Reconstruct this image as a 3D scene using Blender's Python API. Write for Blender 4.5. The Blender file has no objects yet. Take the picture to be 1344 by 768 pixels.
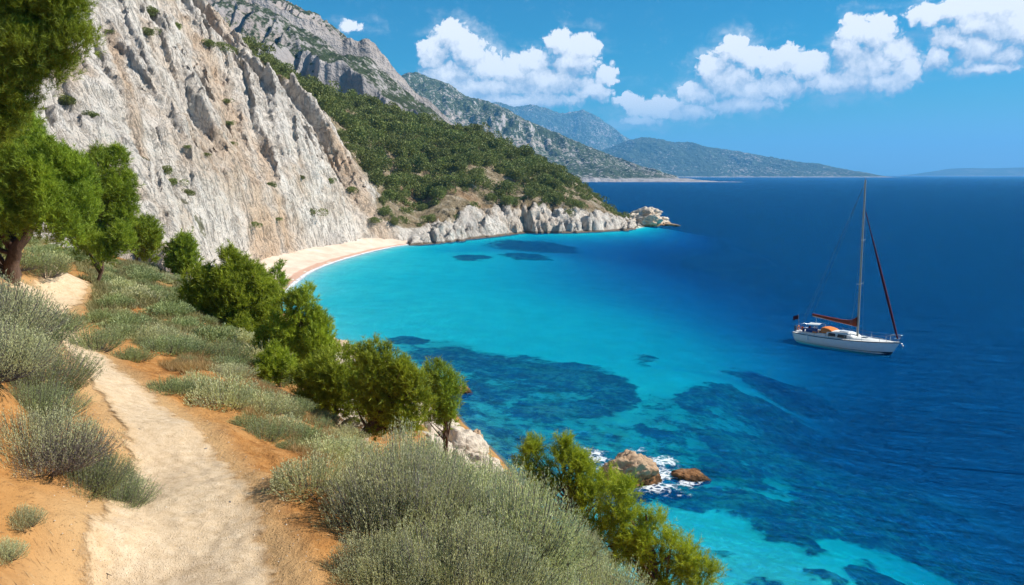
import bpy, math, random
import numpy as np
from mathutils import Vector
R = math.radians
scene = bpy.context.scene
COL = scene.collection

# ------------------------------------------------------------------ camera
CAM_Z, PITCH, FPX = 15.0, R(8.4), 1045.0
cam_d = bpy.data.cameras.new('camera'); cam = bpy.data.objects.new('camera', cam_d); COL.objects.link(cam)
cam.location = (0, 0, CAM_Z); cam.rotation_euler = (R(90) - PITCH, 0, 0)
cam_d.sensor_width = 36; cam_d.lens = FPX / 1344 * 36
cam_d.clip_start = 0.1; cam_d.clip_end = 90000
scene.camera = cam

# ------------------------------------------------------------------ light, sky, exposure
SUN_DIR = Vector((0.75, 0.04, 0.62)).normalized()      # towards the sun
sun_d = bpy.data.lights.new('sun', 'SUN'); sun = bpy.data.objects.new('sun', sun_d); COL.objects.link(sun)
sun_d.energy = 4.9; sun_d.angle = R(0.55); sun_d.color = (1.0, 0.95, 0.87)
sun.rotation_euler = SUN_DIR.to_track_quat('Z', 'Y').to_euler(); sun.location = (30, 0, 60)
scene.view_settings.view_transform = 'Standard'; scene.view_settings.look = 'None'
scene.view_settings.gamma = 1.0; scene.view_settings.use_curve_mapping = False
scene.view_settings.exposure = 0.55
scene.cycles.max_bounces = 8; scene.cycles.diffuse_bounces = 3; scene.cycles.glossy_bounces = 3
scene.cycles.transmission_bounces = 4; scene.cycles.transparent_max_bounces = 10; scene.cycles.volume_bounces = 1
scene.cycles.sample_clamp_indirect = 3.0
scene.cycles.use_denoising = True

class NT:
    """small node-tree writer"""
    def __init__(s, tree): s.t = tree; tree.nodes.clear()
    def n(s, typ, ins=None, **kw):
        nd = s.t.nodes.new(typ)
        for k, v in kw.items(): setattr(nd, k, v)
        for k, v in (ins or {}).items(): s.set(nd, k, v)
        return nd
    def set(s, nd, k, v):
        sock = nd.inputs[k]
        if isinstance(v, bpy.types.NodeSocket): s.t.links.new(v, sock)
        elif isinstance(v, bpy.types.Node): s.t.links.new(v.outputs[0], sock)
        else:
            if isinstance(v, tuple) and len(v) == 3 and sock.type == 'RGBA': v = (*v, 1)
            sock.default_value = v
    def m(s, op, a, b=0.0, c=0.0, clamp=False):
        nd = s.t.nodes.new('ShaderNodeMath'); nd.operation = op; nd.use_clamp = clamp
        s.set(nd, 0, a); s.set(nd, 1, b); s.set(nd, 2, c); return nd.outputs[0]
    def vm(s, op, a, b=(0, 0, 0), sc=None):
        nd = s.t.nodes.new('ShaderNodeVectorMath'); nd.operation = op
        s.set(nd, 0, a); s.set(nd, 1, b)
        if sc is not None: s.set(nd, 3, sc)
        return nd.outputs[0]
    def mix(s, f, a, b, blend='MIX'):
        nd = s.t.nodes.new('ShaderNodeMix'); nd.data_type = 'RGBA'; nd.blend_type = blend; nd.clamp_factor = True
        s.set(nd, 0, f); s.set(nd, 6, a); s.set(nd, 7, b); return nd.outputs[2]
    def ramp(s, f, stops, interp='LINEAR'):
        nd = s.t.nodes.new('ShaderNodeValToRGB'); cr = nd.color_ramp; cr.interpolation = interp
        while len(cr.elements) < len(stops): cr.elements.new(0.5)
        for e, (p, c) in zip(cr.elements, stops):
            e.position = p; e.color = (*c, 1) if isinstance(c, tuple) else (c, c, c, 1)
        s.set(nd, 0, f); return nd.outputs[0]
    def mr(s, v, a, b, c=0.0, d=1.0, smooth=True):
        nd = s.t.nodes.new('ShaderNodeMapRange'); nd.interpolation_type = 'SMOOTHSTEP' if smooth else 'LINEAR'
        for i, x in enumerate((v, a, b, c, d)): s.set(nd, i, x)
        return nd.outputs[0]
    def noise(s, vec, scale, detail=6, rough=0.55, dist=0.0, out=0, **kw):
        return s.n('ShaderNodeTexNoise', {'Vector': vec, 'Scale': scale, 'Detail': float(detail), 'Roughness': rough, 'Distortion': dist}, **kw).outputs[out]
    def scl(s, vec, xyz, rot=(0, 0, 0)):
        return s.n('ShaderNodeMapping', {'Vector': vec, 'Scale': xyz, 'Rotation': rot}).outputs[0]
    def attr(s, name, out='Fac'):
        return s.n('ShaderNodeAttribute', attribute_name=name).outputs[out]
    def bump(s, h, strength=0.5, dist=0.1, normal=None):
        ins = {'Height': h, 'Strength': strength, 'Distance': dist}
        if normal is not None: ins['Normal'] = normal
        return s.n('ShaderNodeBump', ins).outputs[0]

def mat(name):
    m = bpy.data.materials.new(name); m.use_nodes = True
    return m, NT(m.node_tree)
def out_surf(t, sh, vol=None):
    o = t.n('ShaderNodeOutputMaterial')
    if sh is not None: t.set(o, 'Surface', sh)
    if vol is not None: t.set(o, 'Volume', vol)
def pbsdf(t, color, rough=0.8, normal=None, spec=0.3, **kw):
    ins = {'Base Color': color, 'Roughness': rough, 'Specular IOR Level': spec}
    if normal is not None: ins['Normal'] = normal
    ins.update(kw)
    return t.n('ShaderNodeBsdfPrincipled', ins).outputs[0]

# ------------------------------------------------------------------ world: Nishita sky with fair-weather cumulus
world = bpy.data.worlds.new('World'); scene.world = world; world.use_nodes = True
W = NT(world.node_tree)
sky = W.n('ShaderNodeTexSky', sky_type='NISHITA', sun_disc=False, sun_elevation=math.asin(SUN_DIR.z),
          sun_rotation=math.atan2(SUN_DIR.x, SUN_DIR.y), altitude=0.0, air_density=1.0, dust_density=0.35, ozone_density=2.2)
sks = W.n('ShaderNodeSeparateColor', {0: sky.outputs[0]})
redc = W.m('MULTIPLY', W.m('POWER', W.m('MULTIPLY', sks.outputs[0], 0.22), 2.6), 0.8)      # deep azure overhead, paler towards the horizon
redc = W.m('MAXIMUM', redc, W.m('MULTIPLY', sks.outputs[1], 0.06))
skyc = W.n('ShaderNodeCombineColor', {0: redc, 1: W.m('MULTIPLY', sks.outputs[1], 0.74), 2: W.m('MAXIMUM', W.m('MULTIPLY', sks.outputs[2], 1.03), W.m('MULTIPLY', sks.outputs[1], 1.06))}).outputs[0]
tc = W.n('ShaderNodeTexCoord').outputs['Generated']
sep = W.n('ShaderNodeSeparateXYZ', {0: tc})
az = W.m('MULTIPLY', W.m('ARCTAN2', sep.outputs[0], sep.outputs[1]), 57.2958)
el = W.m('MULTIPLY', W.m('ARCSINE', sep.outputs[2]), 57.2958)
P0 = W.n('ShaderNodeCombineXYZ', {0: az, 1: el, 2: 0.0}).outputs[0]
def px_dir(u, v):
    d = Vector(((u - 672) / FPX, math.cos(PITCH) + (384 - v) / FPX * math.sin(PITCH), (384 - v) / FPX * math.cos(PITCH) - math.sin(PITCH)))
    d.normalize(); return math.degrees(math.atan2(d.x, d.y)), math.degrees(math.asin(d.z))
# cumulus heads: centre, half width and half height in pixels of the photograph, turned into sky angles
PUFFS = [(592, 48, 26, 24), (612, 68, 30, 28), (570, 72, 24, 24), (640, 88, 36, 26), (590, 100, 46, 26), (735, 58, 22, 20), (768, 62, 26, 22), (752, 84, 40, 24), (700, 82, 32, 20), (672, 95, 34, 20), (795, 100, 18, 18), (720, 108, 74, 24), (630, 118, 66, 20), (780, 122, 26, 14), (680, 132, 100, 14),
         (828, 134, 24, 12), (860, 142, 44, 15), (905, 148, 34, 12), (840, 160, 36, 9),
         (962, 66, 24, 24), (935, 92, 26, 22), (985, 78, 24, 20), (1015, 84, 30, 22), (958, 104, 46, 24), (1040, 74, 22, 18), (1062, 90, 36, 24), (1000, 116, 80, 22), (915, 126, 30, 18), (975, 138, 66, 12),
         (1122, 40, 24, 24), (1152, 44, 28, 26), (1178, 66, 28, 26), (1110, 66, 26, 24), (1192, 92, 24, 22), (1140, 84, 56, 30), (1100, 108, 66, 20), (1165, 110, 40, 16),
         (1220, 18, 34, 18), (1262, 12, 44, 22), (1310, 8, 50, 22), (1245, 52, 34, 20), (1228, 80, 24, 18), (1285, 64, 44, 26), (1325, 72, 36, 18), (1300, 90, 54, 10), (1340, 36, 60, 30), (1290, 36, 50, 22), (1375, 40, 50, 40), (1400, 80, 40, 14),
         (460, 35, 26, 10)]
def wg():
    g = bpy.data.node_groups.new('cumulus', 'ShaderNodeTree')
    g.interface.new_socket('P', in_out='INPUT', socket_type='NodeSocketVector')
    g.interface.new_socket('D', in_out='OUTPUT', socket_type='NodeSocketFloat')
    G = NT(g); gi = G.n('NodeGroupInput'); go = G.n('NodeGroupOutput')
    P = gi.outputs[0]
    w1 = G.noise(P, 0.55, 3, 0.5, out=1, noise_dimensions='2D'); w1 = G.vm('SUBTRACT', w1, (0.5, 0.5, 0.5)); Pw = G.vm('ADD', P, G.vm('SCALE', w1, sc=0.9))
    w2 = G.noise(P, 2.2, 3, 0.55, out=1, noise_dimensions='2D'); w2 = G.vm('SUBTRACT', w2, (0.5, 0.5, 0.5)); Pw = G.vm('ADD', Pw, G.vm('SCALE', w2, sc=0.38))
    acc = None
    for (u, v, ru, rv) in PUFFS:
        a0, e0 = px_dir(u, v); a1, _ = px_dir(u + ru, v); _, e1 = px_dir(u, v - rv)
        ra, re = a1 - a0, e1 - e0
        q = G.vm('MULTIPLY', G.vm('SUBTRACT', Pw, (a0, e0, 0)), (1 / ra, 1 / re, 0))
        nd = G.n('ShaderNodeVectorMath', {0: q}, operation='LENGTH').outputs['Value']
        d = G.m('SUBTRACT', 1.18, nd)
        if (u, v) == (460, 35): d = G.m('MULTIPLY', d, 0.45)
        acc = d if acc is None else G.m('SMOOTH_MAX', acc, d, 0.10)
    acc = G.m('MAXIMUM', acc, -0.6)
    # billows: rounded cells at three sizes
    b1 = G.n('ShaderNodeTexVoronoi', {'Vector': Pw, 'Scale': 0.85, 'Smoothness': 0.5}, feature='SMOOTH_F1', voronoi_dimensions='2D').outputs[0]
    b2 = G.n('ShaderNodeTexVoronoi', {'Vector': Pw, 'Scale': 2.1, 'Smoothness': 0.45}, feature='SMOOTH_F1', voronoi_dimensions='2D').outputs[0]
    b3 = G.n('ShaderNodeTexVoronoi', {'Vector': Pw, 'Scale': 4.6, 'Smoothness': 0.4}, feature='SMOOTH_F1', voronoi_dimensions='2D').outputs[0]
    n4 = G.noise(Pw, 3.0, 6, 0.62, noise_dimensions='2D')
    s = G.m('MULTIPLY_ADD', b1, -0.30, acc); s = G.m('MULTIPLY_ADD', b2, -0.24, s); s = G.m('MULTIPLY_ADD', b3, -0.16, s)
    s = G.m('MULTIPLY_ADD', G.m('SUBTRACT', n4, 0.5), 0.34, s)
    G.set(go, 0, G.m('ADD', s, 0.20))
    return g
CG = wg()
def cg(P):
    nd = world.node_tree.nodes.new('ShaderNodeGroup'); nd.node_tree = CG; W.set(nd, 0, P); return nd.outputs[0]
D0 = cg(P0); D1 = cg(W.vm('ADD', P0, (0.16, 0.42, 0))); D2 = cg(W.vm('ADD', P0, (0.5, 1.5, 0)))
relief = W.m('ADD', W.m('MULTIPLY', W.m('SUBTRACT', D0, D1), 0.6), W.m('MULTIPLY', W.m('SUBTRACT', W.m('MINIMUM', D0, 0.9), W.m('MAXIMUM', W.m('MINIMUM', D2, 0.9), -0.3)), 0.85))
lit = W.mr(relief, -0.48, 0.62, smooth=False)
cover = W.mr(D0, W.m('MULTIPLY_ADD', lit, 0.10, -0.10), W.m('MULTIPLY_ADD', lit, -0.42, 0.66))
ccol = W.mix(lit, (0.26, 0.36, 0.50), (0.74, 0.76, 0.79))  # sunlit and shaded sides of the heaps are painted into this colour
low = W.mr(el, 1.0, 7.5)
ccol = W.mix(W.m('SUBTRACT', 1.0, low), ccol, (0.34, 0.46, 0.62))
# light veil under and around the heaps
veiln = W.noise(W.scl(P0, (0.22, 0.5, 1)), 1.0, 4, 0.6, noise_dimensions='2D')
veil = W.m('MULTIPLY', W.m('MULTIPLY', W.mr(veiln, 0.42, 0.75), W.mr(D0, -0.75, 0.1)), 0.5)
bg_sky = W.n('ShaderNodeBackground', {'Color': skyc, 'Strength': 0.068})
bg_cl = W.n('ShaderNodeBackground', {'Color': ccol, 'Strength': 1.0})
fac = W.m('MAXIMUM', W.m('MULTIPLY', cover, W.mr(el, 0.6, 5.0, 0.45, 0.97)), veil, clamp=True)
wm = W.n('ShaderNodeMixShader', {0: fac, 1: bg_sky.outputs[0], 2: bg_cl.outputs[0]})
# the heaps stand in one quarter of the sky; elsewhere it is clear
gate = W.m('MULTIPLY', W.m('MULTIPLY', W.m('GREATER_THAN', az, -38.0), W.m('LESS_THAN', az, 46.0)), W.m('MULTIPLY', W.m('GREATER_THAN', el, -1.5), W.m('LESS_THAN', el, 19.0)))
wt = W.n('ShaderNodeMixShader', {0: gate, 1: W.n('ShaderNodeBackground', {'Color': skyc, 'Strength': 0.068}).outputs[0], 2: wm.outputs[0]})
wo = W.n('ShaderNodeOutputWorld', {'Surface': wt.outputs[0]})
world.cycles.sampling_method = 'MANUAL'; world.cycles.sample_map_resolution = 512

# ------------------------------------------------------------------ helpers: projection, noise, meshes
def ray(u, v):
    a = (np.asarray(u, float) - 672) / FPX; b = (384 - np.asarray(v, float)) / FPX
    return a, math.cos(PITCH) + b * math.sin(PITCH), b * math.cos(PITCH) - math.sin(PITCH)
def at_y(u, v, Y):
    a, f, z = ray(u, v); t = Y / f; return (float(a * t), float(Y), float(CAM_Z + z * t))
def at_z(u, v, z0=0.0):
    a, f, z = ray(u, v); t = (z0 - CAM_Z) / z; return (float(a * t), float(f * t), float(z0))
rng = np.random.default_rng(7)
_perm = np.random.default_rng(3).permutation(4096).astype(np.int64)
_grad = np.random.default_rng(4).normal(size=(4096, 3)); _grad /= np.linalg.norm(_grad, axis=1)[:, None]
def perlin(x, y, z=0.0, seed=0):
    x, y, z = np.broadcast_arrays(np.asarray(x, float), np.asarray(y, float), np.asarray(z, float) + seed * 17.31)
    xi = np.floor(x).astype(np.int64); yi = np.floor(y).astype(np.int64); zi = np.floor(z).astype(np.int64)
    xf, yf, zf = x - xi, y - yi, z - zi
    u, v, w = [t * t * t * (t * (t * 6 - 15) + 10) for t in (xf, yf, zf)]
    def g(i, j, k):
        h = _perm[(_perm[(_perm[(xi + i) & 4095] + yi + j) & 4095] + zi + k) & 4095]
        gr = _grad[h]; return gr[..., 0] * (xf - i) + gr[..., 1] * (yf - j) + gr[..., 2] * (zf - k)
    l = lambda a, b, t: a + (b - a) * t
    return 1.6 * l(l(l(g(0,0,0), g(1,0,0), u), l(g(0,1,0), g(1,1,0), u), v), l(l(g(0,0,1), g(1,0,1), u), l(g(0,1,1), g(1,1,1), u), v), w)
def fbm(x, y, z=0.0, octv=5, gain=0.5, lac=2.03, seed=0):
    s = 0; a = 1.0
    for i in range(octv):
        s = s + a * perlin(np.asarray(x) * lac**i, np.asarray(y) * lac**i, np.asarray(z) * lac**i, seed + i); a *= gain
    return s
def ridged(x, y, z=0.0, octv=5, gain=0.5, lac=2.03, seed=0):
    s = 0; a = 1.0
    for i in range(octv):
        s = s + a * (1 - 2 * np.abs(perlin(np.asarray(x) * lac**i, np.asarray(y) * lac**i, np.asarray(z) * lac**i, seed + i))); a *= gain
    return s
def sstep(x, a, b):
    t = np.clip((x - a) / (b - a), 0, 1); return t * t * (3 - 2 * t)
class TPS:
    def __init__(s, pts, reg=1e-3, scale=1.0):
        p = np.array(pts, float); s.sc = scale; s.xy = p[:, :2] / scale; z = p[:, 2]; n = len(p)
        K = s.phi(((s.xy[:, None] - s.xy[None]) ** 2).sum(-1)) + reg * np.eye(n)
        A = np.zeros((n + 3, n + 3)); A[:n, :n] = K; A[:n, n] = 1; A[:n, n+1:] = s.xy; A[n, :n] = 1; A[n+1:, :n] = s.xy.T
        s.w = np.linalg.solve(A, np.r_[z, 0, 0, 0])
    @staticmethod
    def phi(r2): return 0.5 * r2 * np.log(r2 + 1e-12)
    def __call__(s, x, y):
        x = np.asarray(x, float); sh = x.shape; q = np.c_[x.ravel(), np.asarray(y, float).ravel()] / s.sc; out = np.empty(len(q)); n = len(s.xy)
        for i in range(0, len(q), 40000):
            c = q[i:i+40000]; K = s.phi(((c[:, None] - s.xy[None]) ** 2).sum(-1)); out[i:i+40000] = K @ s.w[:n] + s.w[n] + c @ s.w[n+1:]
        return out.reshape(sh)
def poly_dist(x, y, line):
    """signed distance to an open polyline (positive on its left), nearest parameter"""
    x = np.asarray(x, float); y = np.asarray(y, float); best = np.full(x.shape, 1e18); sg = np.zeros(x.shape)
    for (x0, y0), (x1, y1) in zip(line[:-1], line[1:]):
        dx, dy = x1 - x0, y1 - y0; L = dx*dx + dy*dy; t = np.clip(((x - x0)*dx + (y - y0)*dy) / L, 0, 1)
        ex, ey = x - x0 - t*dx, y - y0 - t*dy; d = ex*ex + ey*ey; m = d < best
        best = np.where(m, d, best); sg = np.where(m, np.sign(dx*ey - dy*ex), sg)
    return np.sqrt(best) * sg
def in_poly(x, y, poly):
    x = np.asarray(x, float); y = np.asarray(y, float); r = np.zeros(x.shape, bool); n = len(poly)
    for i in range(n):
        x0, y0 = poly[i]; x1, y1 = poly[(i+1) % n]
        c = ((y0 > y) != (y1 > y)) & (x < (x1 - x0) * (y - y0) / (y1 - y0 + 1e-12) + x0); r ^= c
    return r
def mesh_np(name, V, F, attrs=None, smooth=True, uv=None):
    """V (n,3), F (m,k) with k = 3 or 4"""
    me = bpy.data.meshes.new(name); V = np.asarray(V, np.float32); F = np.asarray(F, np.int32); k = F.shape[1]
    me.vertices.add(len(V)); me.vertices.foreach_set('co', V.ravel())
    me.loops.add(F.size); me.loops.foreach_set('vertex_index', F.ravel())
    me.polygons.add(len(F)); me.polygons.foreach_set('loop_start', np.arange(0, F.size, k, dtype=np.int32))
    me.update(calc_edges=True)
    me.polygons.foreach_set('use_smooth', np.full(len(F), smooth))
    for an, av in (attrs or {}).items():
        a = me.attributes.new(an, 'FLOAT', 'POINT'); a.data.foreach_set('value', np.asarray(av, np.float32).ravel())
    me.update(); return me
def grid_faces(ny, nx):
    i = np.arange(ny * nx).reshape(ny, nx); return np.stack([i[:-1, :-1], i[:-1, 1:], i[1:, 1:], i[1:, :-1]], -1).reshape(-1, 4)
def obj(name, me, m=None, parent=None, loc=None, **props):
    o = bpy.data.objects.new(name, me); COL.objects.link(o)
    if m is not None and me is not None and not me.materials: me.materials.append(m)
    if parent is not None: o.parent = parent
    if loc is not None: o.location = loc
    for k, v in props.items(): o[k] = v
    return o
def thing(o, label, category, group=None):
    o['label'] = label; o['category'] = category
    if group: o['group'] = group
    return o

# ------------------------------------------------------------------ massif: white cliff, green headland (one heightfield)
Q = at_y; Z0 = lambda u, v: at_z(u, v, 0)
shore = [Z0(372, 386), Z0(388, 371), Z0(405, 358), Z0(428, 348), Z0(452, 340), Z0(485, 331), Z0(522, 323), Z0(570, 320), Z0(620, 314), Z0(665, 309),
         Z0(690, 306), Z0(740, 306), Z0(790, 304), Z0(825, 302), Z0(853, 296)]
shore_xy = [(p[0], p[1]) for p in shore]
MP = []
for (x, y, z) in shore[7:]: MP += [(x, y, 0.0), (x + 3, y - 9, -3.0)]
for (x, y, z) in shore[:7]: MP += [(x, y, 0.0), (x + 8, y - 4, -2.5)]
MP += [Q(*p) for p in [
    # foot of the cliff behind the beach, then the face
    (365, 352, 112), (400, 338, 128), (440, 329, 148), (480, 324, 165), (505, 320, 170),
    (330, 350, 104), (285, 350, 98), (240, 345, 94), (190, 320, 90), (140, 285, 86), (90, 240, 84), (30, 190, 84), (-60, 130, 84),
    (260, 250, 112), (190, 160, 112), (110, 80, 112), (40, 10, 112), (-60, -60, 112),
    (310, 250, 126), (250, 120, 140), (180, 40, 140), (120, -40, 140),
    (380, 270, 140), (350, 190, 150), (300, 100, 160), (235, 20, 160), (180, -50, 160),
    (450, 290, 158), (430, 240, 166), (400, 180, 172), (352, 110, 180), (300, 60, 186), (240, 0, 190),
    (500, 285, 178), (470, 230, 186), (440, 180, 196),
    (0, 305, 78), (60, 318, 74), (-90, 270, 70), (-150, 330, 60), (120, 335, 74), (200, 352, 78),
    # green slope above it
    (540, 290, 188), (520, 250, 205), (500, 190, 230), (470, 140, 250), (420, 110, 262), (350, 75, 265), (290, 35, 262),
    (590, 285, 200), (580, 245, 222), (570, 200, 250), (550, 160, 276),
    (640, 278, 212), (650, 235, 240), (640, 206, 268), (625, 188, 290),
    (700, 273, 224), (715, 240, 246), (706, 222, 272), (760, 274, 228), (765, 258, 246),
    (800, 283, 234), (806, 278, 246), (832, 288, 243),
    # skyline
    (520, 146, 300), (600, 175, 304), (700, 216, 288), (765, 246, 268), (800, 273, 256), (855, 292, 252)]]
for (u, v, Y) in [(240, 10, 300), (330, 75, 300), (400, 105, 300), (520, 146, 306), (600, 176, 310), (700, 217, 296), (765, 247, 276), (810, 274, 268), (850, 288, 264)]:
    x, y, z = Q(u, v, Y); MP += [(x, y, z), (x + 12, y + 45, z * 0.35 - 6)]
MP += [(60, 262, -5), (75, 245, -8), (70, 300, -12), (-300, 300, 95), (-260, 200, 85), (-220, 120, 80), (-150, 84, 45)]
massif_f = TPS(MP, reg=2e-4, scale=100.0)
cliff_edge = [Q(*p)[:2] for p in [(520, 318, 176), (500, 285, 178), (478, 235, 186), (440, 180, 196), (400, 135, 205), (345, 85, 215), (300, 50, 215), (240, 0, 220), (180, -50, 230)]]
def bhit(u, v, Y0=70, Y1=330):
    a, f, z = ray(u, v); Ys = np.arange(Y0, Y1, 0.5); g = massif_f(a * Ys / f, Ys); k = np.argmax(CAM_Z + z * Ys / f < g); return (float(a * Ys[k] / f), float(Ys[k]))
GUL = [([(262, 50), (285, 90), (300, 135), (312, 185), (335, 245), (352, 300), (362, 330)], 5.5, 5.0), ([(60, 150), (110, 165), (165, 190), (210, 225), (262, 272)], 3.0, 3.0),
       ([(148, 60), (165, 120), (185, 190), (200, 235)], 4.5, 2.2), ([(262, 290), (285, 335), (300, 360)], 3.0, 3.0), ([(200, 10), (215, 30), (240, 60)], 3.0, 4.0), ([(445, 205), (470, 250), (500, 300)], 3.5, 4.0), ([(340, 170), (352, 225), (395, 290), (430, 320)], 3.5, 3.0)]
RIB = [([(330, 108), (362, 150), (402, 212), (440, 262), (462, 300)], 5.0, 4.5), ([(215, 60), (250, 130), (285, 220), (325, 300)], 3.5, 6.0), ([(160, 30), (190, 110), (215, 190), (232, 215)], 4.0, 3.5), ([(340, 240), (370, 262), (392, 285)], 4.0, 3.0), ([(60, 190), (150, 230), (230, 310), (290, 350)], 3.0, 6.0)]
GULp = [([bhit(*p) for p in l], d, w) for l, d, w in GUL]; RIBp = [([bhit(*p) for p in l], d, w) for l, d, w in RIB]
def saw(p, e=0.16):
    f = p - np.floor(p); return np.where(f < e, sstep(f, 0, e), 1 - (f - e) / (1 - e))
def massif_z(x, y, detail=True):
    z = massif_f(x, y)
    e = poly_dist(x, y, cliff_edge)            # >0 west of the edge: bare cliff
    cl = sstep(e + 5 * perlin(x / 14, y / 14, 0, 50), -3, 5)
    sd = poly_dist(x, y, shore_xy)              # >0 inland
    # ribs run down the fall line
    wx = x + 4.5 * perlin(x / 30, y / 30, 0, 1) + 1.1 * perlin(x / 8, y / 8, 0, 2); wy = y + 4.5 * perlin(x / 30, y / 30, 5, 3) + 1.1 * perlin(x / 8, y / 8, 5, 3)
    s = 0.80 * wx + 0.60 * wy; t = 0.60 * wx - 0.80 * wy
    am = 0.35 + 0.65 * sstep(perlin(x / 24, y / 24, 0, 60), -0.4, 0.5)
    rib = 7.5 * am * (saw(s / 19 + 0.4 * perlin(s / 30, t / 70, 0, 61), 0.13) - 0.5) + 2.6 * (1.25 - am) * (saw(s / 7.6 + 0.5 * perlin(s / 12, t / 34, 0, 62), 0.16) - 0.5) + 1.35 * (0.35 + sstep(perlin(x / 13, y / 13, 0, 67), -0.3, 0.3)) * (saw(s / 3.4 + 0.6 * perlin(s / 5, t / 16, 0, 63), 0.2) - 0.5)
    rib += 0.38 * (0.6 + am) * (saw(s / 1.25 + 0.8 * perlin(s / 2.4, t / 7, 0, 65), 0.28) - 0.5) + 0.50 * ridged(s / 1.6, t / 6.5, 0.1, 3, 0.6, seed=12) + 0.34 * fbm(x / 4, y / 4, z / 4, 5, 0.6, seed=20)
    # broken benches across the ribs
    rib += 0.8 * am * (saw(t / 11 + 0.9 * perlin(s / 7, t / 20, 0, 64), 0.2) - 0.5) + 0.5 * (saw(t / 2.7 + 1.1 * perlin(s / 3, t / 8, 0, 66), 0.25) - 0.5)
    for l, d, w in GULp:
        q = poly_dist(wx, wy, l) / w; rib = rib - d * np.exp(-np.abs(q) ** 1.4)
    for l, d, w in RIBp:
        q = poly_dist(wx, wy, l) / w; rib = rib + d * np.where(q > 0, np.exp(-(np.abs(q) * 1.9) ** 2.4), np.exp(-(np.abs(q) * 0.8) ** 1.5))
    blk = np.maximum(0, perlin(s / 8, t / 26, 0, 33) - 0.15) * 4.5      # buttresses that stand proud, steep lower edge
    rib = rib + blk * sstep(perlin(x / 40, y / 40, 0, 34), -0.3, 0.2)
    soft = 1.7 * fbm(x / 26, y / 26, 0, 5, 0.5, seed=30) + 0.5 * ridged(x / 5, y / 5, 0, 3, seed=35)
    inland = sstep(sd, 0.5, 14)
    grow = sstep(sd, 1.0, 30)
    # the crest of the green slope is a little lower than the smooth fit
    z = z - np.interp(x / np.maximum(y, 1), [-0.45, -0.394, -0.356, -0.318, -0.26, -0.203, -0.145, -0.107, -0.069, -0.021, 0.027, 0.065, 0.103, 0.122, 0.146, 0.17], [19, 17, 15, 10.5, 6.8, 5.8, 3.8, 2.4, 3.6, 4.7, 6, 5.4, 5.6, 5, 3.2, 1.5]) * sstep(y, 205, 258) * (1 - cl) * sstep(sd, 1, 8)
    # sea-cliff band round the headland
    hl = sstep(x, -24, -14)
    band_h = 4.2 * (1 + 0.35 * perlin(x / 13, y / 13, 0, 41)) * sstep(-x, -44, -22)
    wob = 3.0 * (saw(x / 7.5 + 0.8 * perlin(x / 9, y / 9, 0, 44), 0.2) - 0.5) + 1.8 * (saw(-x / 2.7 + 0.9 * perlin(x / 4, y / 4, 0, 45), 0.3) - 0.5) + 1.4 * fbm(x / 2.6, y / 2.6, 0, 4, 0.65, seed=46)
    band = band_h * (0.62 * sstep(sd + wob, 0.3, 2.6) + 0.38 * sstep(sd + 1.4 * wob, 3.0, 7.5)) * hl + hl * sstep(sd, 0.2, 1.5) * sstep(sd, 14, 7) * 0.7 * fbm(x / 1.7, y / 1.7, 0, 4, 0.65, seed=47)
    nearsea = sstep(sd, -1, 2)
    zz = z + (cl * (rib * (0.25 + 0.75 * grow)) + (1 - cl) * soft) * inland + nearsea * (1 - grow) * cl * 0.6 * ridged(x / 4, y / 4, 0, 4, seed=61)
    base = z * (1 - hl * sstep(sd, 14, 5)) + hl * sstep(sd, 14, 5) * np.clip(z, -5, 1.4 + 0.16 * sd)
    zz = zz - z + base + band
    bz = sstep(y, 181, 172) * sstep(x, -21.5, -23.5) * (sd > -60)          # room for the beach
    bw = np.interp(y, [90, 110, 150, 170, 180], [9, 10, 8.5, 5.5, 2.5])
    zz = np.where(bz > 0, (1 - bz) * zz + bz * (np.minimum(zz, -0.9) * (1 - sstep(sd, bw - 1.5, bw + 3.5)) + np.maximum(zz, 0.6) * sstep(sd, bw - 1.5, bw + 3.5)), zz)
    return zz, cl, sd, hl
rows = np.concatenate([np.arange(54, 76, 0.8), np.arange(76, 190, 0.24), np.arange(190, 275, 0.42), np.arange(275, 380, 2.0)])
cols = np.concatenate([np.arange(-230, -110, 1.6), np.arange(-110, -18, 0.24), np.arange(-18, 62, 0.36)])
X, Y = np.meshgrid(cols, rows)
Zm, CL, SD, HL = massif_z(X, Y)
gy, gx = np.gradient(Zm, rows, cols); SLOPE = np.sqrt(gx**2 + gy**2)
# push steep faces outwards a little so ledges overhang and break the grid
nl = np.sqrt(gx**2 + gy**2) + 1e-6; push = (0.55 * fbm(X / 3.1, Y / 3.1, Zm / 2.2, 4, 0.6, seed=70)) * sstep(SLOPE, 0.5, 1.2)
Xd, Yd = X - gx / nl * push, Y - gy / nl * push
ZU = Zm; veg = (1 - CL) * sstep(SD + 2.5 * perlin(X / 6, Y / 6, 0, 81), 4, 9)
keep = ~((Zm < -6) & (SD < -25))
V = np.stack([Xd, Yd, Zm], -1).reshape(-1, 3)
F = grid_faces(*X.shape)
F = F[keep.ravel()[F].all(1)]

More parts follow.
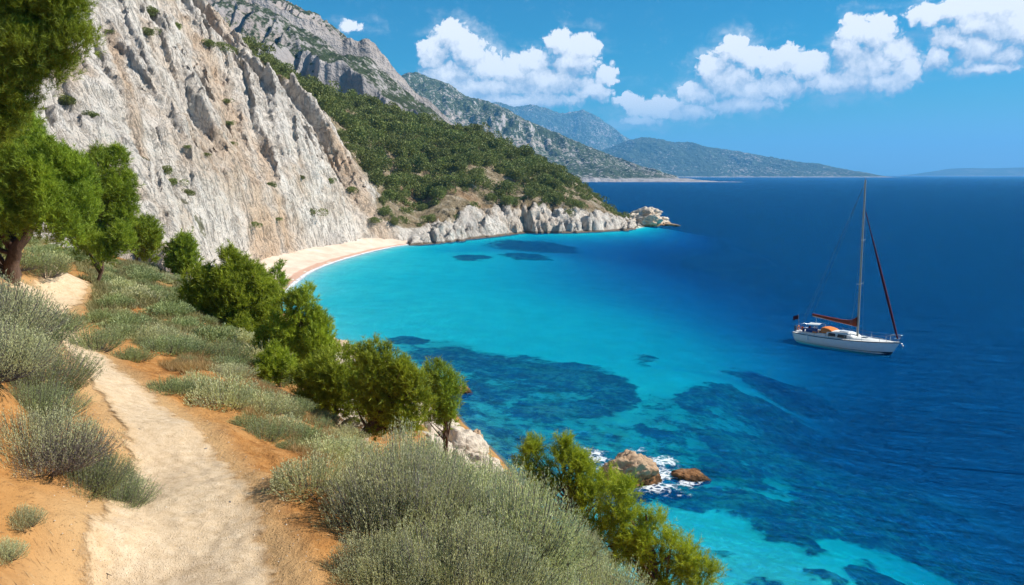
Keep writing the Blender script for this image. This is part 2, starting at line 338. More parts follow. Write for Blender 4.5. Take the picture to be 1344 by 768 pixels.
def rock_color(t, P, scale=1.0, warm=1.0):
    """white limestone with grey weathering, ochre and pink stains"""
    n1 = t.noise(t.vm('SCALE', P, sc=0.045 * scale), 1.0, 7, 0.6, 0.4)
    n2 = t.noise(t.vm('SCALE', P, sc=0.3 * scale), 1.0, 8, 0.65, 0.3)
    n3 = t.noise(t.vm('SCALE', P, sc=1.7 * scale), 1.0, 8, 0.7)
    c = t.ramp(n2, [(0.3, (0.58, 0.51, 0.43)), (0.46, (0.75, 0.665, 0.565)), (0.66, (0.84, 0.76, 0.665))])
    c = t.mix(t.m('MULTIPLY', t.mr(n1, 0.47, 0.64), 0.7 * warm), c, (0.60, 0.42, 0.27))
    c = t.mix(t.m('MULTIPLY', t.mr(n1, 0.44, 0.30), 0.6), c, (0.42, 0.37, 0.33))
    c = t.mix(t.mr(n3, 0.56, 0.70, 0, 0.28), c, (0.27, 0.25, 0.22))
    return c
m_massif, t = mat('limestone_and_scrub_soil')
P = t.n('ShaderNodeNewGeometry').outputs['Position']
rc = rock_color(t, P)
rc = t.mix(t.m('MULTIPLY', t.mr(t.m('ADD', t.attr('ochre'), t.m('MULTIPLY', t.m('SUBTRACT', t.noise(t.vm('SCALE', P, sc=0.25), 1.0, 6, 0.65), 0.5), 1.2)), 0.35, 1.1), 0.7), rc, (0.62, 0.42, 0.26))
RS = t.n('ShaderNodeCombineXYZ', {0: t.attr('rs'), 1: t.attr('rt'), 2: 0.0}).outputs[0]
streak = t.noise(t.scl(RS, (0.9, 0.16, 1.0)), 1.0, 9, 0.72, 0.3)
rc = t.mix(t.mr(streak, 0.50, 0.34, 0, 0.38), rc, (0.36, 0.31, 0.26))
soil = t.ramp(t.noise(t.vm('SCALE', P, sc=0.35), 1.0, 8, 0.7), [(0.34, (0.13, 0.12, 0.05)), (0.44, (0.28, 0.21, 0.12)), (0.56, (0.42, 0.33, 0.21)), (0.70, (0.62, 0.55, 0.45))])
red = t.mr(t.noise(t.vm('SCALE', P, sc=0.06), 1.0, 4, 0.6), 0.5, 0.66)
soil = t.mix(t.m('MULTIPLY', red, 0.5), soil, (0.36, 0.19, 0.09))
vm = t.attr('veg'); vb = t.noise(t.vm('SCALE', P, sc=0.22), 1.0, 6, 0.65)
vf = t.mr(t.m('ADD', vm, t.m('MULTIPLY', t.m('SUBTRACT', vb, 0.5), 1.3)), 0.35, 0.65)
col = t.mix(vf, rc, soil)
# green cushions growing on the ledges of the cliff
lg = t.attr('ledge'); gn = t.noise(t.vm('SCALE', P, sc=0.5), 1.0, 7, 0.7)
col = t.mix(t.m('MULTIPLY', t.mr(t.m('ADD', lg, gn), 1.12, 1.22), 0.85), col, (0.12, 0.12, 0.05))
pz = t.n('ShaderNodeSeparateXYZ', {0: P}).outputs[2]
wetn = t.m('ADD', pz, t.m('MULTIPLY', t.noise(t.vm('SCALE', P, sc=0.5), 1.0, 4, 0.6), -0.8))
col = t.mix(t.mr(wetn, 0.25, -0.15, 0, 0.85), col, (0.13, 0.085, 0.04))
ckn = t.noise(t.scl(RS, (0.7, 0.2, 1.0)), 1.0, 8, 0.66, 0.7)
ckl = t.mr(t.m('ABSOLUTE', t.m('SUBTRACT', ckn, 0.5)), 0.0, 0.022)
col = t.mix(t.m('MULTIPLY', t.m('SUBTRACT', 1.0, ckl), t.m('MULTIPLY', t.m('SUBTRACT', 1.0, vf), 0.40)), col, (0.28, 0.23, 0.19))
bm = t.m('ADD', t.m('MULTIPLY', ckl, 0.35), t.noise(t.vm('SCALE', P, sc=0.9), 1.0, 10, 0.72, 0.3), t.m('MULTIPLY', streak, 1.3))
bm = t.m('ADD', bm, t.m('MULTIPLY', t.noise(t.vm('SCALE', P, sc=3.0), 1.0, 6, 0.7), 0.3))
cr = t.n('ShaderNodeTexVoronoi', {'Vector': t.scl(RS, (0.8, 0.22, 1.0)), 'Scale': 1.0}, feature='DISTANCE_TO_EDGE').outputs[0]
bm = t.m('ADD', bm, t.m('MULTIPLY', t.mr(cr, 0.0, 0.06), 0.10))
out_surf(t, pbsdf(t, col, 0.9, t.bump(bm, 0.9, 1.4), 0.2))
ledge = CL * sstep(SLOPE, 0.8, 0.35) * sstep(SD, 14, 25) * sstep(perlin(X / 9, Y / 9, 0, 90), -0.1, 0.3) * 0.75
ochre = np.zeros_like(X)
for l, w in [(GULp[0][0], 5.5), (GULp[6][0], 3.0), (GULp[2][0], 1.6), (GULp[5][0], 5.0)]: ochre = np.maximum(ochre, np.exp(-(poly_dist(X, Y, l) / w)**2))
ledge = np.maximum(ledge, CL * 0.75 * np.exp(-(poly_dist(X, Y, GULp[1][0]) / 2.2)**2)); ledge = np.maximum(ledge, CL * 0.75 * np.exp(-(poly_dist(X, Y, GULp[4][0]) / 2.8)**2))
me = mesh_np('limestone_massif', V, F, {'veg': veg, 'ledge': ledge, 'ochre': ochre, 'rs': 0.8 * Xd + 0.6 * Yd + 0.15 * Zm, 'rt': 0.6 * Xd - 0.8 * Yd - 0.7 * Zm})
massif = obj('coastal_mountainside', me, m_massif, kind='structure')

# ------------------------------------------------------------------ beach
m_beach, t = mat('pink_sand')
P = t.n('ShaderNodeNewGeometry').outputs['Position']
wz = t.attr('wet')
sc_ = t.ramp(t.noise(t.vm('SCALE', P, sc=0.25), 1.0, 6, 0.6), [(0.3, (0.60, 0.45, 0.33)), (0.7, (0.76, 0.63, 0.50))])
sc_ = t.mix(t.mr(t.m('ADD', wz, t.m('MULTIPLY', t.noise(t.vm('SCALE', P, sc=0.3), 1.0, 4), 0.3)), 0.55, 0.75), sc_, (0.56, 0.34, 0.24))
out_surf(t, pbsdf(t, sc_, 0.85, t.bump(t.noise(t.vm('SCALE', P, sc=1.2), 1.0, 6, 0.6), 0.35, 0.25), 0.2))
sh = np.array(shore_xy[:8]); sh[0] = sh[0] + (sh[0] - sh[1]) * 0.0
sh = np.vstack([sh[0] + (-2.0, -13), sh[0] + (-1.5, -6), sh])
sh[-1] += (-1.5, 3)
from numpy import interp
dl = np.r_[0, np.cumsum(np.linalg.norm(np.diff(sh, axis=0), axis=1))]
ss = np.linspace(0, dl[-1], 220)
def smooth_line(ss):
    c = np.c_[interp(ss, dl, sh[:, 0]), interp(ss, dl, sh[:, 1])]
    for _ in range(60): c[1:-1] = 0.25 * c[:-2] + 0.5 * c[1:-1] + 0.25 * c[2:]
    return c
c = smooth_line(ss); tg = np.gradient(c, axis=0); tg /= np.linalg.norm(tg, axis=1)[:, None]; nr = np.c_[-tg[:, 1], tg[:, 0]]
wd = np.interp(ss / ss[-1], [0, 0.2, 0.45, 0.7, 0.9, 1], [9, 8.5, 9.5, 8, 6, 3])
k = np.linspace(-0.5, 1.45, 56)
BX = c[:, None, 0] + nr[:, None, 0] * k[None] * wd[:, None]; BY = c[:, None, 1] + nr[:, None, 1] * k[None] * wd[:, None]
BZ = np.where(k < 0, k * 1.6, 1.35 * np.abs(k)**1.2)[None] + 0.05 * perlin(BX / 2, BY / 2, 0, 3) + np.where(k > 0.1, 0.12, 0)[None] * fbm(BX / 5, BY / 5, 0, 3, seed=4)
me = mesh_np('beach', np.stack([BX, BY, BZ], -1).reshape(-1, 3), grid_faces(*BX.shape)[:, ::-1], {'wet': np.broadcast_to(sstep(k, 0.34, 0.05)[None], BX.shape)})
beach = obj('beach', me, m_beach, kind='structure')
beach_line = c; beach_nr = nr

# ------------------------------------------------------------------ foreground slope
FP = []
# path plane (z about 12)
for (u, v) in [(250, 768), (230, 700), (220, 640), (200, 580), (170, 520), (130, 480), (90, 440), (60, 410), (70, 385), (95, 365), (110, 768), (390, 768), (160, 650), (310, 640), (240, 560)]:
    FP.append(at_z(u, v, 12.0))
FP += [(-0.9, 1.5, 12.0), (-2.2, 1.5, 12.1), (-3.2, 2.6, 12.9), (-3.8, 4.5, 13.1), (-4.6, 6.8, 13.2), (-7.0, 9.5, 13.6), (-11, 13.0, 14.2), (-14.5, 17, 14.6), (-13, 21, 13.1), (-17, 24, 13.2), (-30, 22, 16.0), (-40, 40, 17.0), (-16, 2, 17)]
FP += [at_y(*p) for p in [(40, 640, 6.0), (100, 700, 5.7), (150, 610, 7.9), (75, 520, 9.2), (20, 372, 17.5), (0, 400, 14.5), (0, 315, 34), (110, 332, 36), (150, 345, 36), (200, 352, 35), (235, 375, 31), (265, 400, 28),
    (300, 430, 24), (340, 465, 20), (370, 510, 16.5), (400, 545, 14), (430, 590, 11), (300, 500, 13.2), (250, 440, 17), (200, 400, 21), (140, 380, 23),
    (360, 590, 9.6), (430, 650, 7.3)]]
FP += [(-1.0, 7.6, 11.6), (0.0, 7.2, 11.2), (-0.2, 5.5, 11.5), (0.8, 4.5, 11.0), (0.8, 2.5, 11.3), (1.4, 8.5, 9.9), (-2.0, 14, 9.4), (-1.6, 19, 7.6), (-3.6, 21, 7.9), (-3.2, 28, 5.2), (-0.8, 24, 5.4), (2.4, 12, 7.4), (4.5, 11, 5.6), (4.0, 6, 7.8), (0.4, 14, 8.0), (5.5, 2, 7.8), (1.5, 19, 4.6),
       (-6, 30, 7.0), (-9.5, 32, 8.0), (-12, 44, 6.5), (-17, 44, 8.2), (-24, 50, 8), (-34, 52, 10)]
fore_shore = [(16, -6), (14, 4), (11.5, 12), (9.0, 19), (5.5, 25), (2.2, 31), (0.2, 38), (-3.0, 47), (-6.0, 54), (-12, 64), (-18.5, 75), (-25, 86), (-29.5, 93)]
FP += [(x, y, 0.0) for x, y in fore_shore] + [(x + 5, y + 3, -3.0) for x, y in fore_shore[:-2]]
FP += [(-8, 50, 2.6), (-18, 62, 3.0), (-26, 74, 3.0), (-34, 84, 3.0), (-42, 70, 7)]
fore_f = TPS(FP, reg=2e-5, scale=20.0)
path_l = [(-20, 768 + 160), (60, 840), (108, 768), (132, 700), (158, 655), (166, 600), (150, 555), (118, 520), (98, 490), (78, 458), (40, 432), (8, 415), (20, 402), (48, 386), (62, 376), (78, 366)]
path_r = [(470, 768 + 160), (420, 840), (372, 768), (350, 700), (338, 650), (308, 600), (262, 555), (212, 518), (172, 488), (138, 462), (108, 440), (88, 415), (95, 398), (110, 384), (118, 372), (116, 362)]
PLx = [at_z(u, v, 12.0)[:2] for u, v in path_l]; PRx = [at_z(u, v, 12.0)[:2] for u, v in path_r]
path_poly = PLx + PRx[::-1]
path_edge = path_poly + [path_poly[0]]
def path_sd(x, y):
    d = np.abs(poly_dist(x, y, path_edge)); return np.where(in_poly(x, y, path_poly), d, -d)
def fore_z(x, y, fine=True):
    z = fore_f(x, y); near = sstep(z, 0.3, 2.5)
    pd = path_sd(x, y)
    off = sstep(pd, 0.15, -0.5)
    rough = 0.10 * fbm(x / 1.1, y / 1.1, 0, 4, 0.5, seed=3) + 0.02 * ridged(x * 3.1, y * 3.1, 0, 3, seed=9)
    out = z - 0.03 * sstep(pd, -0.25, 0.15) + rough * off * near + 0.022 * fbm(x * 2.6, y * 2.6, 0, 4, 0.6, seed=15) * (1 - off)
    rocky = sstep(y, 19, 27) * sstep(z, 8.6, 5.5) * near
    return out + rocky * (1.1 * fbm(x / 3.5, y / 3.5, 0, 5, 0.55, seed=21)), pd, rocky
rowsF = np.concatenate([np.arange(-4, 4, 0.12), np.arange(4, 14, 0.055), np.arange(14, 30, 0.11), np.arange(30, 98, 0.4)])
colsF = np.concatenate([np.arange(-46, -14, 0.4), np.arange(-14, -6, 0.1), np.arange(-6, 3, 0.055), np.arange(3, 18, 0.2)])
XF, YF = np.meshgrid(colsF, rowsF); ZF, PD, RK = fore_z(XF, YF)
me = mesh_np('slope', np.stack([XF, YF, ZF], -1).reshape(-1, 3), grid_faces(*XF.shape), {'pd': PD, 'rocky': RK})
m_soil, t = mat('orange_soil')
P = t.n('ShaderNodeNewGeometry').outputs['Position']
n1 = t.noise(P, 0.7, 6, 0.6); n2 = t.noise(P, 6.0, 8, 0.7); n3 = t.noise(t.scl(P, (14, 5, 5), (0, 0, R(30))), 1.0, 8, 0.7, 0.5)
col = t.ramp(n2, [(0.3, (0.22, 0.09, 0.026)), (0.5, (0.39, 0.175, 0.05)), (0.72, (0.52, 0.27, 0.10))])
col = t.mix(t.mr(n1, 0.42, 0.62, 0, 0.75), col, (0.46, 0.235, 0.08))
col = t.mix(t.mr(n3, 0.56, 0.72, 0, 0.55), col, (0.17, 0.075, 0.03))
pdn = t.m('ADD', t.attr('pd'), t.m('MULTIPLY', t.m('SUBTRACT', n1, 0.5), 0.5))
col = t.mix(t.mr(pdn, -0.42, 0.02, 0, 0.7), col, (0.54, 0.35, 0.17))
grs = t.noise(P, 1.1, 5, 0.6)
Px = t.n('ShaderNodeSeparateXYZ', {0: P})
col = t.mix(t.m('MULTIPLY', t.m('MULTIPLY', t.mr(grs, 0.46, 0.6), t.mr(Px.outputs[1], 12.0, 24.0)), 0.55), col, (0.20, 0.185, 0.085))
col = t.mix(t.mr(t.m('ADD', t.attr('rocky'), t.m('MULTIPLY', t.m('SUBTRACT', t.noise(P, 0.6, 8, 0.7), 0.5), 1.6)), 0.62, 0.75), col, t.mix(0.8, rock_color(t, P, 3.0), (0.74, 0.66, 0.56), 'MULTIPLY'))
peb = t.n('ShaderNodeTexVoronoi', {'Vector': P, 'Scale': 34.0, 'Randomness': 1.0}).outputs[0]
h = t.m('ADD', t.m('MULTIPLY', n2, 0.8), t.m('ADD', t.m('MULTIPLY', n3, 0.5), t.m('MULTIPLY', t.mr(peb, 0.35, 0.0), 0.15)))
out_surf(t, pbsdf(t, col, 0.95, t.bump(h, 1.0, 0.05), 0.1))
slope = obj('hillside_ground', me, m_soil, kind='structure')

# path sheet: worn pale sand lying on the soil, ragged edge
NP, NK = 460, 56
def resamp(L, n):
    L = np.array(L); d = np.r_[0, np.cumsum(np.linalg.norm(np.diff(L, axis=0), axis=1))]; s = np.linspace(0, 1, n) * d[-1]
    c = np.c_[np.interp(s, d, L[:, 0]), np.interp(s, d, L[:, 1])]
    for _ in range(30): c[1:-1] = 0.25 * c[:-2] + 0.5 * c[1:-1] + 0.25 * c[2:]
    return c
La, Ra = [], []
for a, b, n in zip(range(len(PLx) - 1), range(1, len(PLx)), [30] * 20):
    for i in range(30):
        f = i / 30; La.append(np.array(PLx[a]) * (1 - f) + np.array(PLx[b]) * f); Ra.append(np.array(PRx[a]) * (1 - f) + np.array(PRx[b]) * f)
La, Ra = np.array(La), np.array(Ra)
for _ in range(200):
    for A in (La, Ra): A[1:-1] = 0.25 * A[:-2] + 0.5 * A[1:-1] + 0.25 * A[2:]
kk = np.linspace(-0.12, 1.12, NK)
PX = La[:, None, 0] * (1 - kk) + Ra[:, None, 0] * kk; PY = La[:, None, 1] * (1 - kk) + Ra[:, None, 1] * kk
from numpy import clip
PZ = fore_z(PX, PY)[0]
ed = np.minimum(kk, 1 - kk)[None] * np.linalg.norm(Ra - La, axis=1)[:, None]
PZ = PZ + 0.035 * sstep(ed, -0.20, 0.06) - 0.014
me = mesh_np('path', np.stack([PX, PY, PZ], -1).reshape(-1, 3), grid_faces(*PX.shape)[:, ::-1], {'ed': ed})
m_path, t = mat('pale_gravelly_sand')
P = t.n('ShaderNodeNewGeometry').outputs['Position']
n1 = t.noise(P, 0.9, 6, 0.6); n2 = t.noise(P, 9.0, 9, 0.75); n3 = t.noise(P, 60.0, 4, 0.7)
col = t.ramp(n2, [(0.30, (0.47, 0.33, 0.19)), (0.5, (0.63, 0.47, 0.30)), (0.70, (0.72, 0.57, 0.39))])
col = t.mix(t.mr(n1, 0.45, 0.68, 0, 0.6), col, (0.60, 0.43, 0.26))
col = t.mix(t.mr(n3, 0.55, 0.68, 0, 0.6), col, (0.28, 0.18, 0.11))
edn = t.m('ADD', t.attr('ed'), t.m('MULTIPLY', t.m('SUBTRACT', t.noise(P, 2.6, 9, 0.74), 0.5), 0.75))
col = t.mix(t.mr(edn, 0.22, 0.0, 0, 0.7), col, (0.56, 0.36, 0.18))
peb = t.n('ShaderNodeTexVoronoi', {'Vector': P, 'Scale': 55.0}).outputs[0]
h = t.m('ADD', t.m('MULTIPLY', n2, 0.7), t.m('ADD', t.m('MULTIPLY', n3, 0.35), t.m('MULTIPLY', t.mr(peb, 0.4, 0.0), 0.25)))
b = pbsdf(t, col, 0.95, t.bump(h, 0.85, 0.03), 0.1)
alpha = t.mr(edn, -0.04, 0.10)
mx = t.n('ShaderNodeMixShader', {0: alpha, 1: t.n('ShaderNodeBsdfTransparent').outputs[0], 2: b})
out_surf(t, mx.outputs[0])
path = obj('footpath', me, m_path, kind='structure')

# ------------------------------------------------------------------ seabed and sea
BED = []
def bed(u, v, d): x, y, _ = at_z(u, v, 0); BED.append((x, y, -d))
for p in shore_xy[:7]: BED.append((p[0], p[1], 0.0)); BED.append((p[0] + 3.0, p[1] - 1.0, -0.16))
for p in shore_xy[7:]: BED.append((p[0], p[1], -0.15)); BED.append((p[0] + 2, p[1] - 6, -0.75))
for p in fore_shore[2:]: BED.append((p[0], p[1], -0.15))
for a in [(440, 390, .38), (460, 365, .34), (520, 350, .36), (560, 335, .4), (640, 328, .62), (470, 430, .42), (520, 400, .5), (600, 380, .62), (640, 350, .75), (720, 330, 1.3), (560, 440, .62), (650, 430, .8), (720, 400, .95),
          (780, 340, 2.2), (860, 310, 3.6), (950, 330, 5.5), (780, 380, 1.7), (850, 400, 1.9), (720, 460, 1.0), (800, 450, 1.25), (860, 460, 1.45), (920, 440, 2.1), (1000, 400, 4.2), (850, 500, 1.15), (920, 490, 1.45), (1000, 480, 3.0), (1045, 500, 4.0), (1050, 530, 3.8), (1110, 530, 4.8), (1100, 480, 5.5),
          (620, 480, .7), (720, 500, .8), (640, 540, .55), (720, 560, .7), (800, 560, .9), (900, 530, 1.15), (960, 560, 1.8), (1060, 575, 2.8), (1200, 560, 4.2), (1000, 640, 1.4), (1100, 640, 2.0), (1200, 680, 2.7), (1300, 700, 3.4), (1300, 600, 5.0),
          (700, 610, .5), (760, 600, .5), (850, 660, .8), (900, 700, .75), (1000, 720, .8), (1080, 745, .85), (1150, 740, 1.2), (950, 760, .7), (1000, 800, .8), (1200, 800, 1.6), (1400, 760, 3.5), (1250, 450, 6), (1200, 350, 7.5), (1000, 300, 7.5), (900, 280, 7.5), (1350, 300, 8), (1450, 500, 7)]: bed(*a)
BED += [(-60, 130, 1.0), (-60, 200, 1.0), (40, 300, -6), (100, 330, -8), (260, 330, -8), (300, 60, -8), (200, 10, -7), (80, 0, -3), (-40, 60, 0.5)]
bed_f = TPS(BED, reg=1e-3, scale=50.0)
REEF = [ # u, v, half width, half height, strength, top
    (535, 447, 20, 4, 1, 0), (620, 338, 24, 4, 1, 0), (690, 336, 30, 5, 1, 0), (700, 325, 60, 6, .9, 0), (595, 470, 60, 13, 1, 0), (660, 485, 70, 18, 1, 0), (735, 492, 62, 22, 1.0, 1), (800, 510, 42, 24, 1, 0), (760, 540, 60, 20, .95, 0), (640, 515, 60, 16, .8, 0),
    (728, 543, 56, 17, 1.3, 2), (700, 510, 40, 10, .7, 0), (817, 529, 18, 9, 1, 0), (612, 540, 22, 12, .8, 0), (850, 475, 14, 5, .6, 0), (942, 508, 20, 8, 1, 0), (918, 534, 28, 14, 1, 0), (1000, 545, 95, 20, 1.1, 0), (1090, 570, 110, 30, 1.1, 0),
    (1030, 512, 62, 17, 1, 0), (865, 572, 30, 9, .9, 0), (970, 590, 50, 20, 1.1, 1), (1050, 615, 90, 36, 1.1, 1), (960, 620, 60, 26, 1, 0), (1150, 660, 130, 48, 1.1, 0), (905, 650, 62, 18, 1.2, 0), (980, 662, 60, 18, 1.1, 1), (1030, 690, 60, 24, 1.2, 0), (1110, 690, 90, 30, 1.1, 0), (850, 620, 40, 30, .9, 0),  # first patch here is added to darken over the hull's shadow
    (1045, 710, 18, 7, 1, 0), (1000, 692, 24, 10, .9, 0), (1078, 752, 30, 15, 1.3, 1), (1160, 760, 50, 24, 1.2, 0), (1240, 745, 60, 30, 1.1, 0), (1010, 765, 30, 10, .8, 0), (780, 600, 46, 14, .8, 0), (700, 585, 40, 9, .5, 0), (940, 730, 26, 8, .5, 0), (1300, 700, 100, 60, .9, 0),
(690, 535, 160, 80, .50, 0), (1050, 610, 230, 75, .55, 0), (640, 600, 90, 70, .60, 0), (870, 610, 110, 45, .55, 0), (560, 470, 90, 30, .45, 0), (1250, 700, 110, 60, .55, 0)]
xs = np.r_[np.arange(-36, 40, 0.28), np.arange(40, 90, 0.7), np.arange(90, 420, 9.0)]; ys = np.r_[np.arange(-4, 18, 1.0), np.arange(18, 90, 0.26), np.arange(90, 190, 0.7), np.arange(190, 330, 3.0)]
XB, YB = np.meshgrid(xs, ys); ZB = bed_f(XB, YB)
ZB = np.minimum(ZB, 0.4)
warpx = XB + 1.2 * fbm(XB / 6, YB / 6, 0, 6, 0.68, seed=91); warpy = YB + 1.5 * fbm(XB / 6, YB / 6, 3, 6, 0.68, seed=95)
reef = np.zeros_like(XB); top = np.zeros_like(XB)
for (u, v, ru, rv, s_, tp) in REEF:
    # where the sight line through the middle of the patch meets the bed
    d = 0.8
    for _ in range(6): x0, y0, _q = at_z(u, v, -max(d, 0.0)); d = min(-float(bed_f(x0, y0)), 3.5)
    x1, y1, _q = at_z(u + ru, v, -d); x2, y2, _q = at_z(u, v - rv, -d); x3, y3, _q = at_z(u, v + rv, -d)
    q = ((warpx - x0) / (x1 - x0))**2 + ((warpy - y0) / (0.5 * (y2 - y3)))**2
    g = sstep(np.sqrt(q), 1.35, 0.62) * min(s_, 1.0); reef = np.maximum(reef, g)
    if tp: top = np.maximum(top, sstep(np.sqrt(q), 0.85, 0.4) * tp * 0.5)
lump = np.maximum(0, fbm(XB / 1.7, YB / 1.7, 0, 4, 0.55, seed=99) + 0.4)
ZB = ZB + reef * (0.08 + 0.10 * lump) * np.clip(-ZB, 0.3, 1.4) + top * 0.22 * np.clip(-ZB, 0.3, 1.5) + 0.015 * fbm(XB / 2.2, YB / 3, 0, 3, seed=101)
ZB = np.minimum(ZB, np.where(reef > 0.2, -0.1, 0.35))
me = mesh_np('seabed', np.stack([XB, YB, ZB], -1).reshape(-1, 3), grid_faces(*XB.shape), {'reef': reef, 'top': top})
m_bed, t = mat('sand_and_seagrass')
P = t.n('ShaderNodeNewGeometry').outputs['Position']
rf = t.attr('reef'); n1 = t.noise(P, 0.35, 7, 0.65); n2 = t.noise(P, 2.2, 8, 0.7)
sand = t.ramp(n1, [(0.3, (0.60, 0.63, 0.51)), (0.7, (0.75, 0.78, 0.63))])
n2b = t.m('ADD', t.m('MULTIPLY', n2, 0.5), t.m('MULTIPLY', t.noise(P, 0.6, 7, 0.7), 0.5))
dark = t.ramp(n2b, [(0.40, (0.012, 0.03, 0.045)), (0.50, (0.06, 0.10, 0.09)), (0.60, (0.26, 0.28, 0.20))])
dark = t.mix(t.m('MULTIPLY', t.attr('top'), t.mr(n2, 0.35, 0.6)), dark, (0.30, 0.28, 0.20))
rm = t.mr(t.m('ADD', rf, t.m('MULTIPLY', t.m('SUBTRACT', t.noise(P, 0.75, 9, 0.76), 0.5), 2.3)), 0.36, 0.70)
sand = t.mix(t.mr(rf, 0.12, 0.6, 0, 0.85), sand, (0.22, 0.36, 0.27))
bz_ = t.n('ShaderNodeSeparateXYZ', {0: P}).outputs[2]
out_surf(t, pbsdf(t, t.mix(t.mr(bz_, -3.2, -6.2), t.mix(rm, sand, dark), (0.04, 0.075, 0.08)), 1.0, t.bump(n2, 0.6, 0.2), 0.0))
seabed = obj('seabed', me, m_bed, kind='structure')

SEA = 14000.0
def box_mesh(name, x0, x1, y0, y1, z0, z1):
    v = [(x, y, z) for z in (z0, z1) for y in (y0, y1) for x in (x0, x1)]
    f = [(0, 2, 3, 1), (4, 5, 7, 6), (0, 1, 5, 4), (2, 6, 7, 3), (0, 4, 6, 2), (1, 3, 7, 5)]
    return mesh_np(name, v, f, smooth=False)
me = box_mesh('sea', -SEA, SEA, -SEA, SEA, -14.0, 0.0)
m_sea, t = mat('sea_water')
P = t.n('ShaderNodeNewGeometry').outputs['Position']
dcam = t.n('ShaderNodeVectorMath', {0: P, 1: (0, 0, 0)}, operation='LENGTH').outputs['Value']
Pr = t.scl(P, (1, 1, 1), (0, 0, R(14)))
wv1 = t.noise(t.scl(Pr, (0.12, 0.6, 1)), 1.0, 5, 0.6, 0.6)
wv2 = t.noise(t.scl(Pr, (0.7, 2.4, 1)), 1.0, 5, 0.62, 0.5)
wv3 = t.noise(t.scl(Pr, (0.035, 0.11, 1)), 1.0, 4, 0.55, 0.4)
h = t.m('ADD', t.m('MULTIPLY', wv1, 5.0), t.m('ADD', t.m('MULTIPLY', wv2, 1.7), t.m('MULTIPLY', wv3, 6.5)))
bn = t.bump(h, 1.0, 1.0)
fr = t.n('ShaderNodeFresnel', {'IOR': 1.33, 'Normal': bn}).outputs[0]
gl = t.n('ShaderNodeBsdfGlossy', {'Color': (0.26, 0.85, 1.0), 'Roughness': 0.15, 'Normal': bn})
body = t.n('ShaderNodeBsdfDiffuse', {'Color': (0.0, 0.064, 0.212), 'Normal': t.bump(h, 0.85, 1.0)})
trn = t.n('ShaderNodeBsdfTransparent', {'Color': (0.92, 0.97, 0.98)})
inner = t.n('ShaderNodeAddShader', {0: body.outputs[0], 1: trn.outputs[0]})
sx = t.n('ShaderNodeMixShader', {0: t.m('MULTIPLY', fr, 0.62, clamp=True), 1: inner.outputs[0], 2: gl.outputs[0]})
va = t.n('ShaderNodeVolumeAbsorption', {'Color': (0.0, 0.923, 0.961), 'Density': 1.0})
out_surf(t, sx.outputs[0], va.outputs[0])
sea = obj('sea', me, m_sea, kind='structure')

# ------------------------------------------------------------------ distant land
def range_mesh(name, sky_px, Yc, front, back, base=0.0, seed=0, relief=0.2, nx=420, ny=150, crag=0.0, foot_px=None):
    """a ridge whose crest stands at distance Yc; it falls to the sea in front and behind"""
    S = np.array([at_y(u, v, Yc) for u, v in sky_px]); x0, x1 = S[0, 0], S[-1, 0]
    xs = np.linspace(x0, x1, nx); crest = np.interp(xs, S[:, 0], S[:, 2])
    kx = max(3, nx // 120); crest = np.convolve(np.pad(crest, kx, 'edge'), np.ones(2*kx+1) / (2*kx+1), 'valid')
    tt = np.linspace(-1, 1, ny); X, T = np.meshgrid(xs, tt)
    Yv = np.where(T < 0, Yc + T * front, Yc + T * back)
    prof = np.where(T < 0, np.clip(1 + T, 0, 1) ** 0.85, np.clip(1 - T, 0, 1) ** 1.1)
    H = crest.max()
    n = ridged(X / (H * 1.1) + 0.25 * T, Yv / (H * 2.6), 0, 6, 0.52, seed=seed) / 2
    mid = np.sin(np.clip(np.abs(T), 0, 1) * np.pi) ** 0.7
    Z = crest[None] * prof + relief * H * (n - 0.25) * mid * np.clip(crest[None] / H * 1.6, 0, 1)
    Z += 0.02 * H * fbm(X / (H * .18), Yv / (H * .18), 0, 4, seed=seed + 7) * np.clip(crest[None] / H * 2, 0.1, 1)
    if crag:
        Z += 0.075 * (crag / 0.4) * H * mid * (saw(X / (H * .22) + 0.7 * perlin(X / (H * .3), Yv / (H * .6), 0, seed + 31) + T * 0.6, 0.25) - 0.5) + 0.03 * (crag / 0.4) * H * mid * (saw(X / (H * .07) + 0.9 * perlin(X / (H * .1), Yv / (H * .3), 0, seed + 32) + T, 0.3) - 0.5)
        cb = sstep(perlin(X / (H * .5), Yv / (H * .8), 0, seed + 3), -0.2, 0.3) * mid
        Z += crag * H * cb * (sstep(prof + 0.10 * perlin(X / (H * .12), T * 2, 0, seed + 4), 0.5, 0.60) - 0.4)
        Z += crag * 0.55 * H * ridged(X / (H * .16), Yv / (H * 1.2), 0, 4, 0.55, seed=seed + 9) * 0.3 * cb
    capz = CAM_Z + (crest[None] - CAM_Z) * Yv / Yc
    Z = np.where((T < -0.02) & (Z > 4), np.minimum(Z, capz - 0.012 * H * (1 + perlin(X / (H * .1), Yv / (H * .1)))), Z)
    Z = np.where(T > 0.02, np.minimum(Z, capz - 0.01 * H), Z)
    Z += 0.012 * H * fbm(X / (H * .06), Yv / (H * .06), 0, 4, seed=seed + 17) * np.clip(crest[None] / H * 2, 0.1, 1) * (np.abs(T) < 0.95)
    Z = np.where(np.abs(T) > 0.995, -3, Z)
    return mesh_np(name, np.stack([X, Yv, Z], -1).reshape(-1, 3), grid_faces(ny, nx))
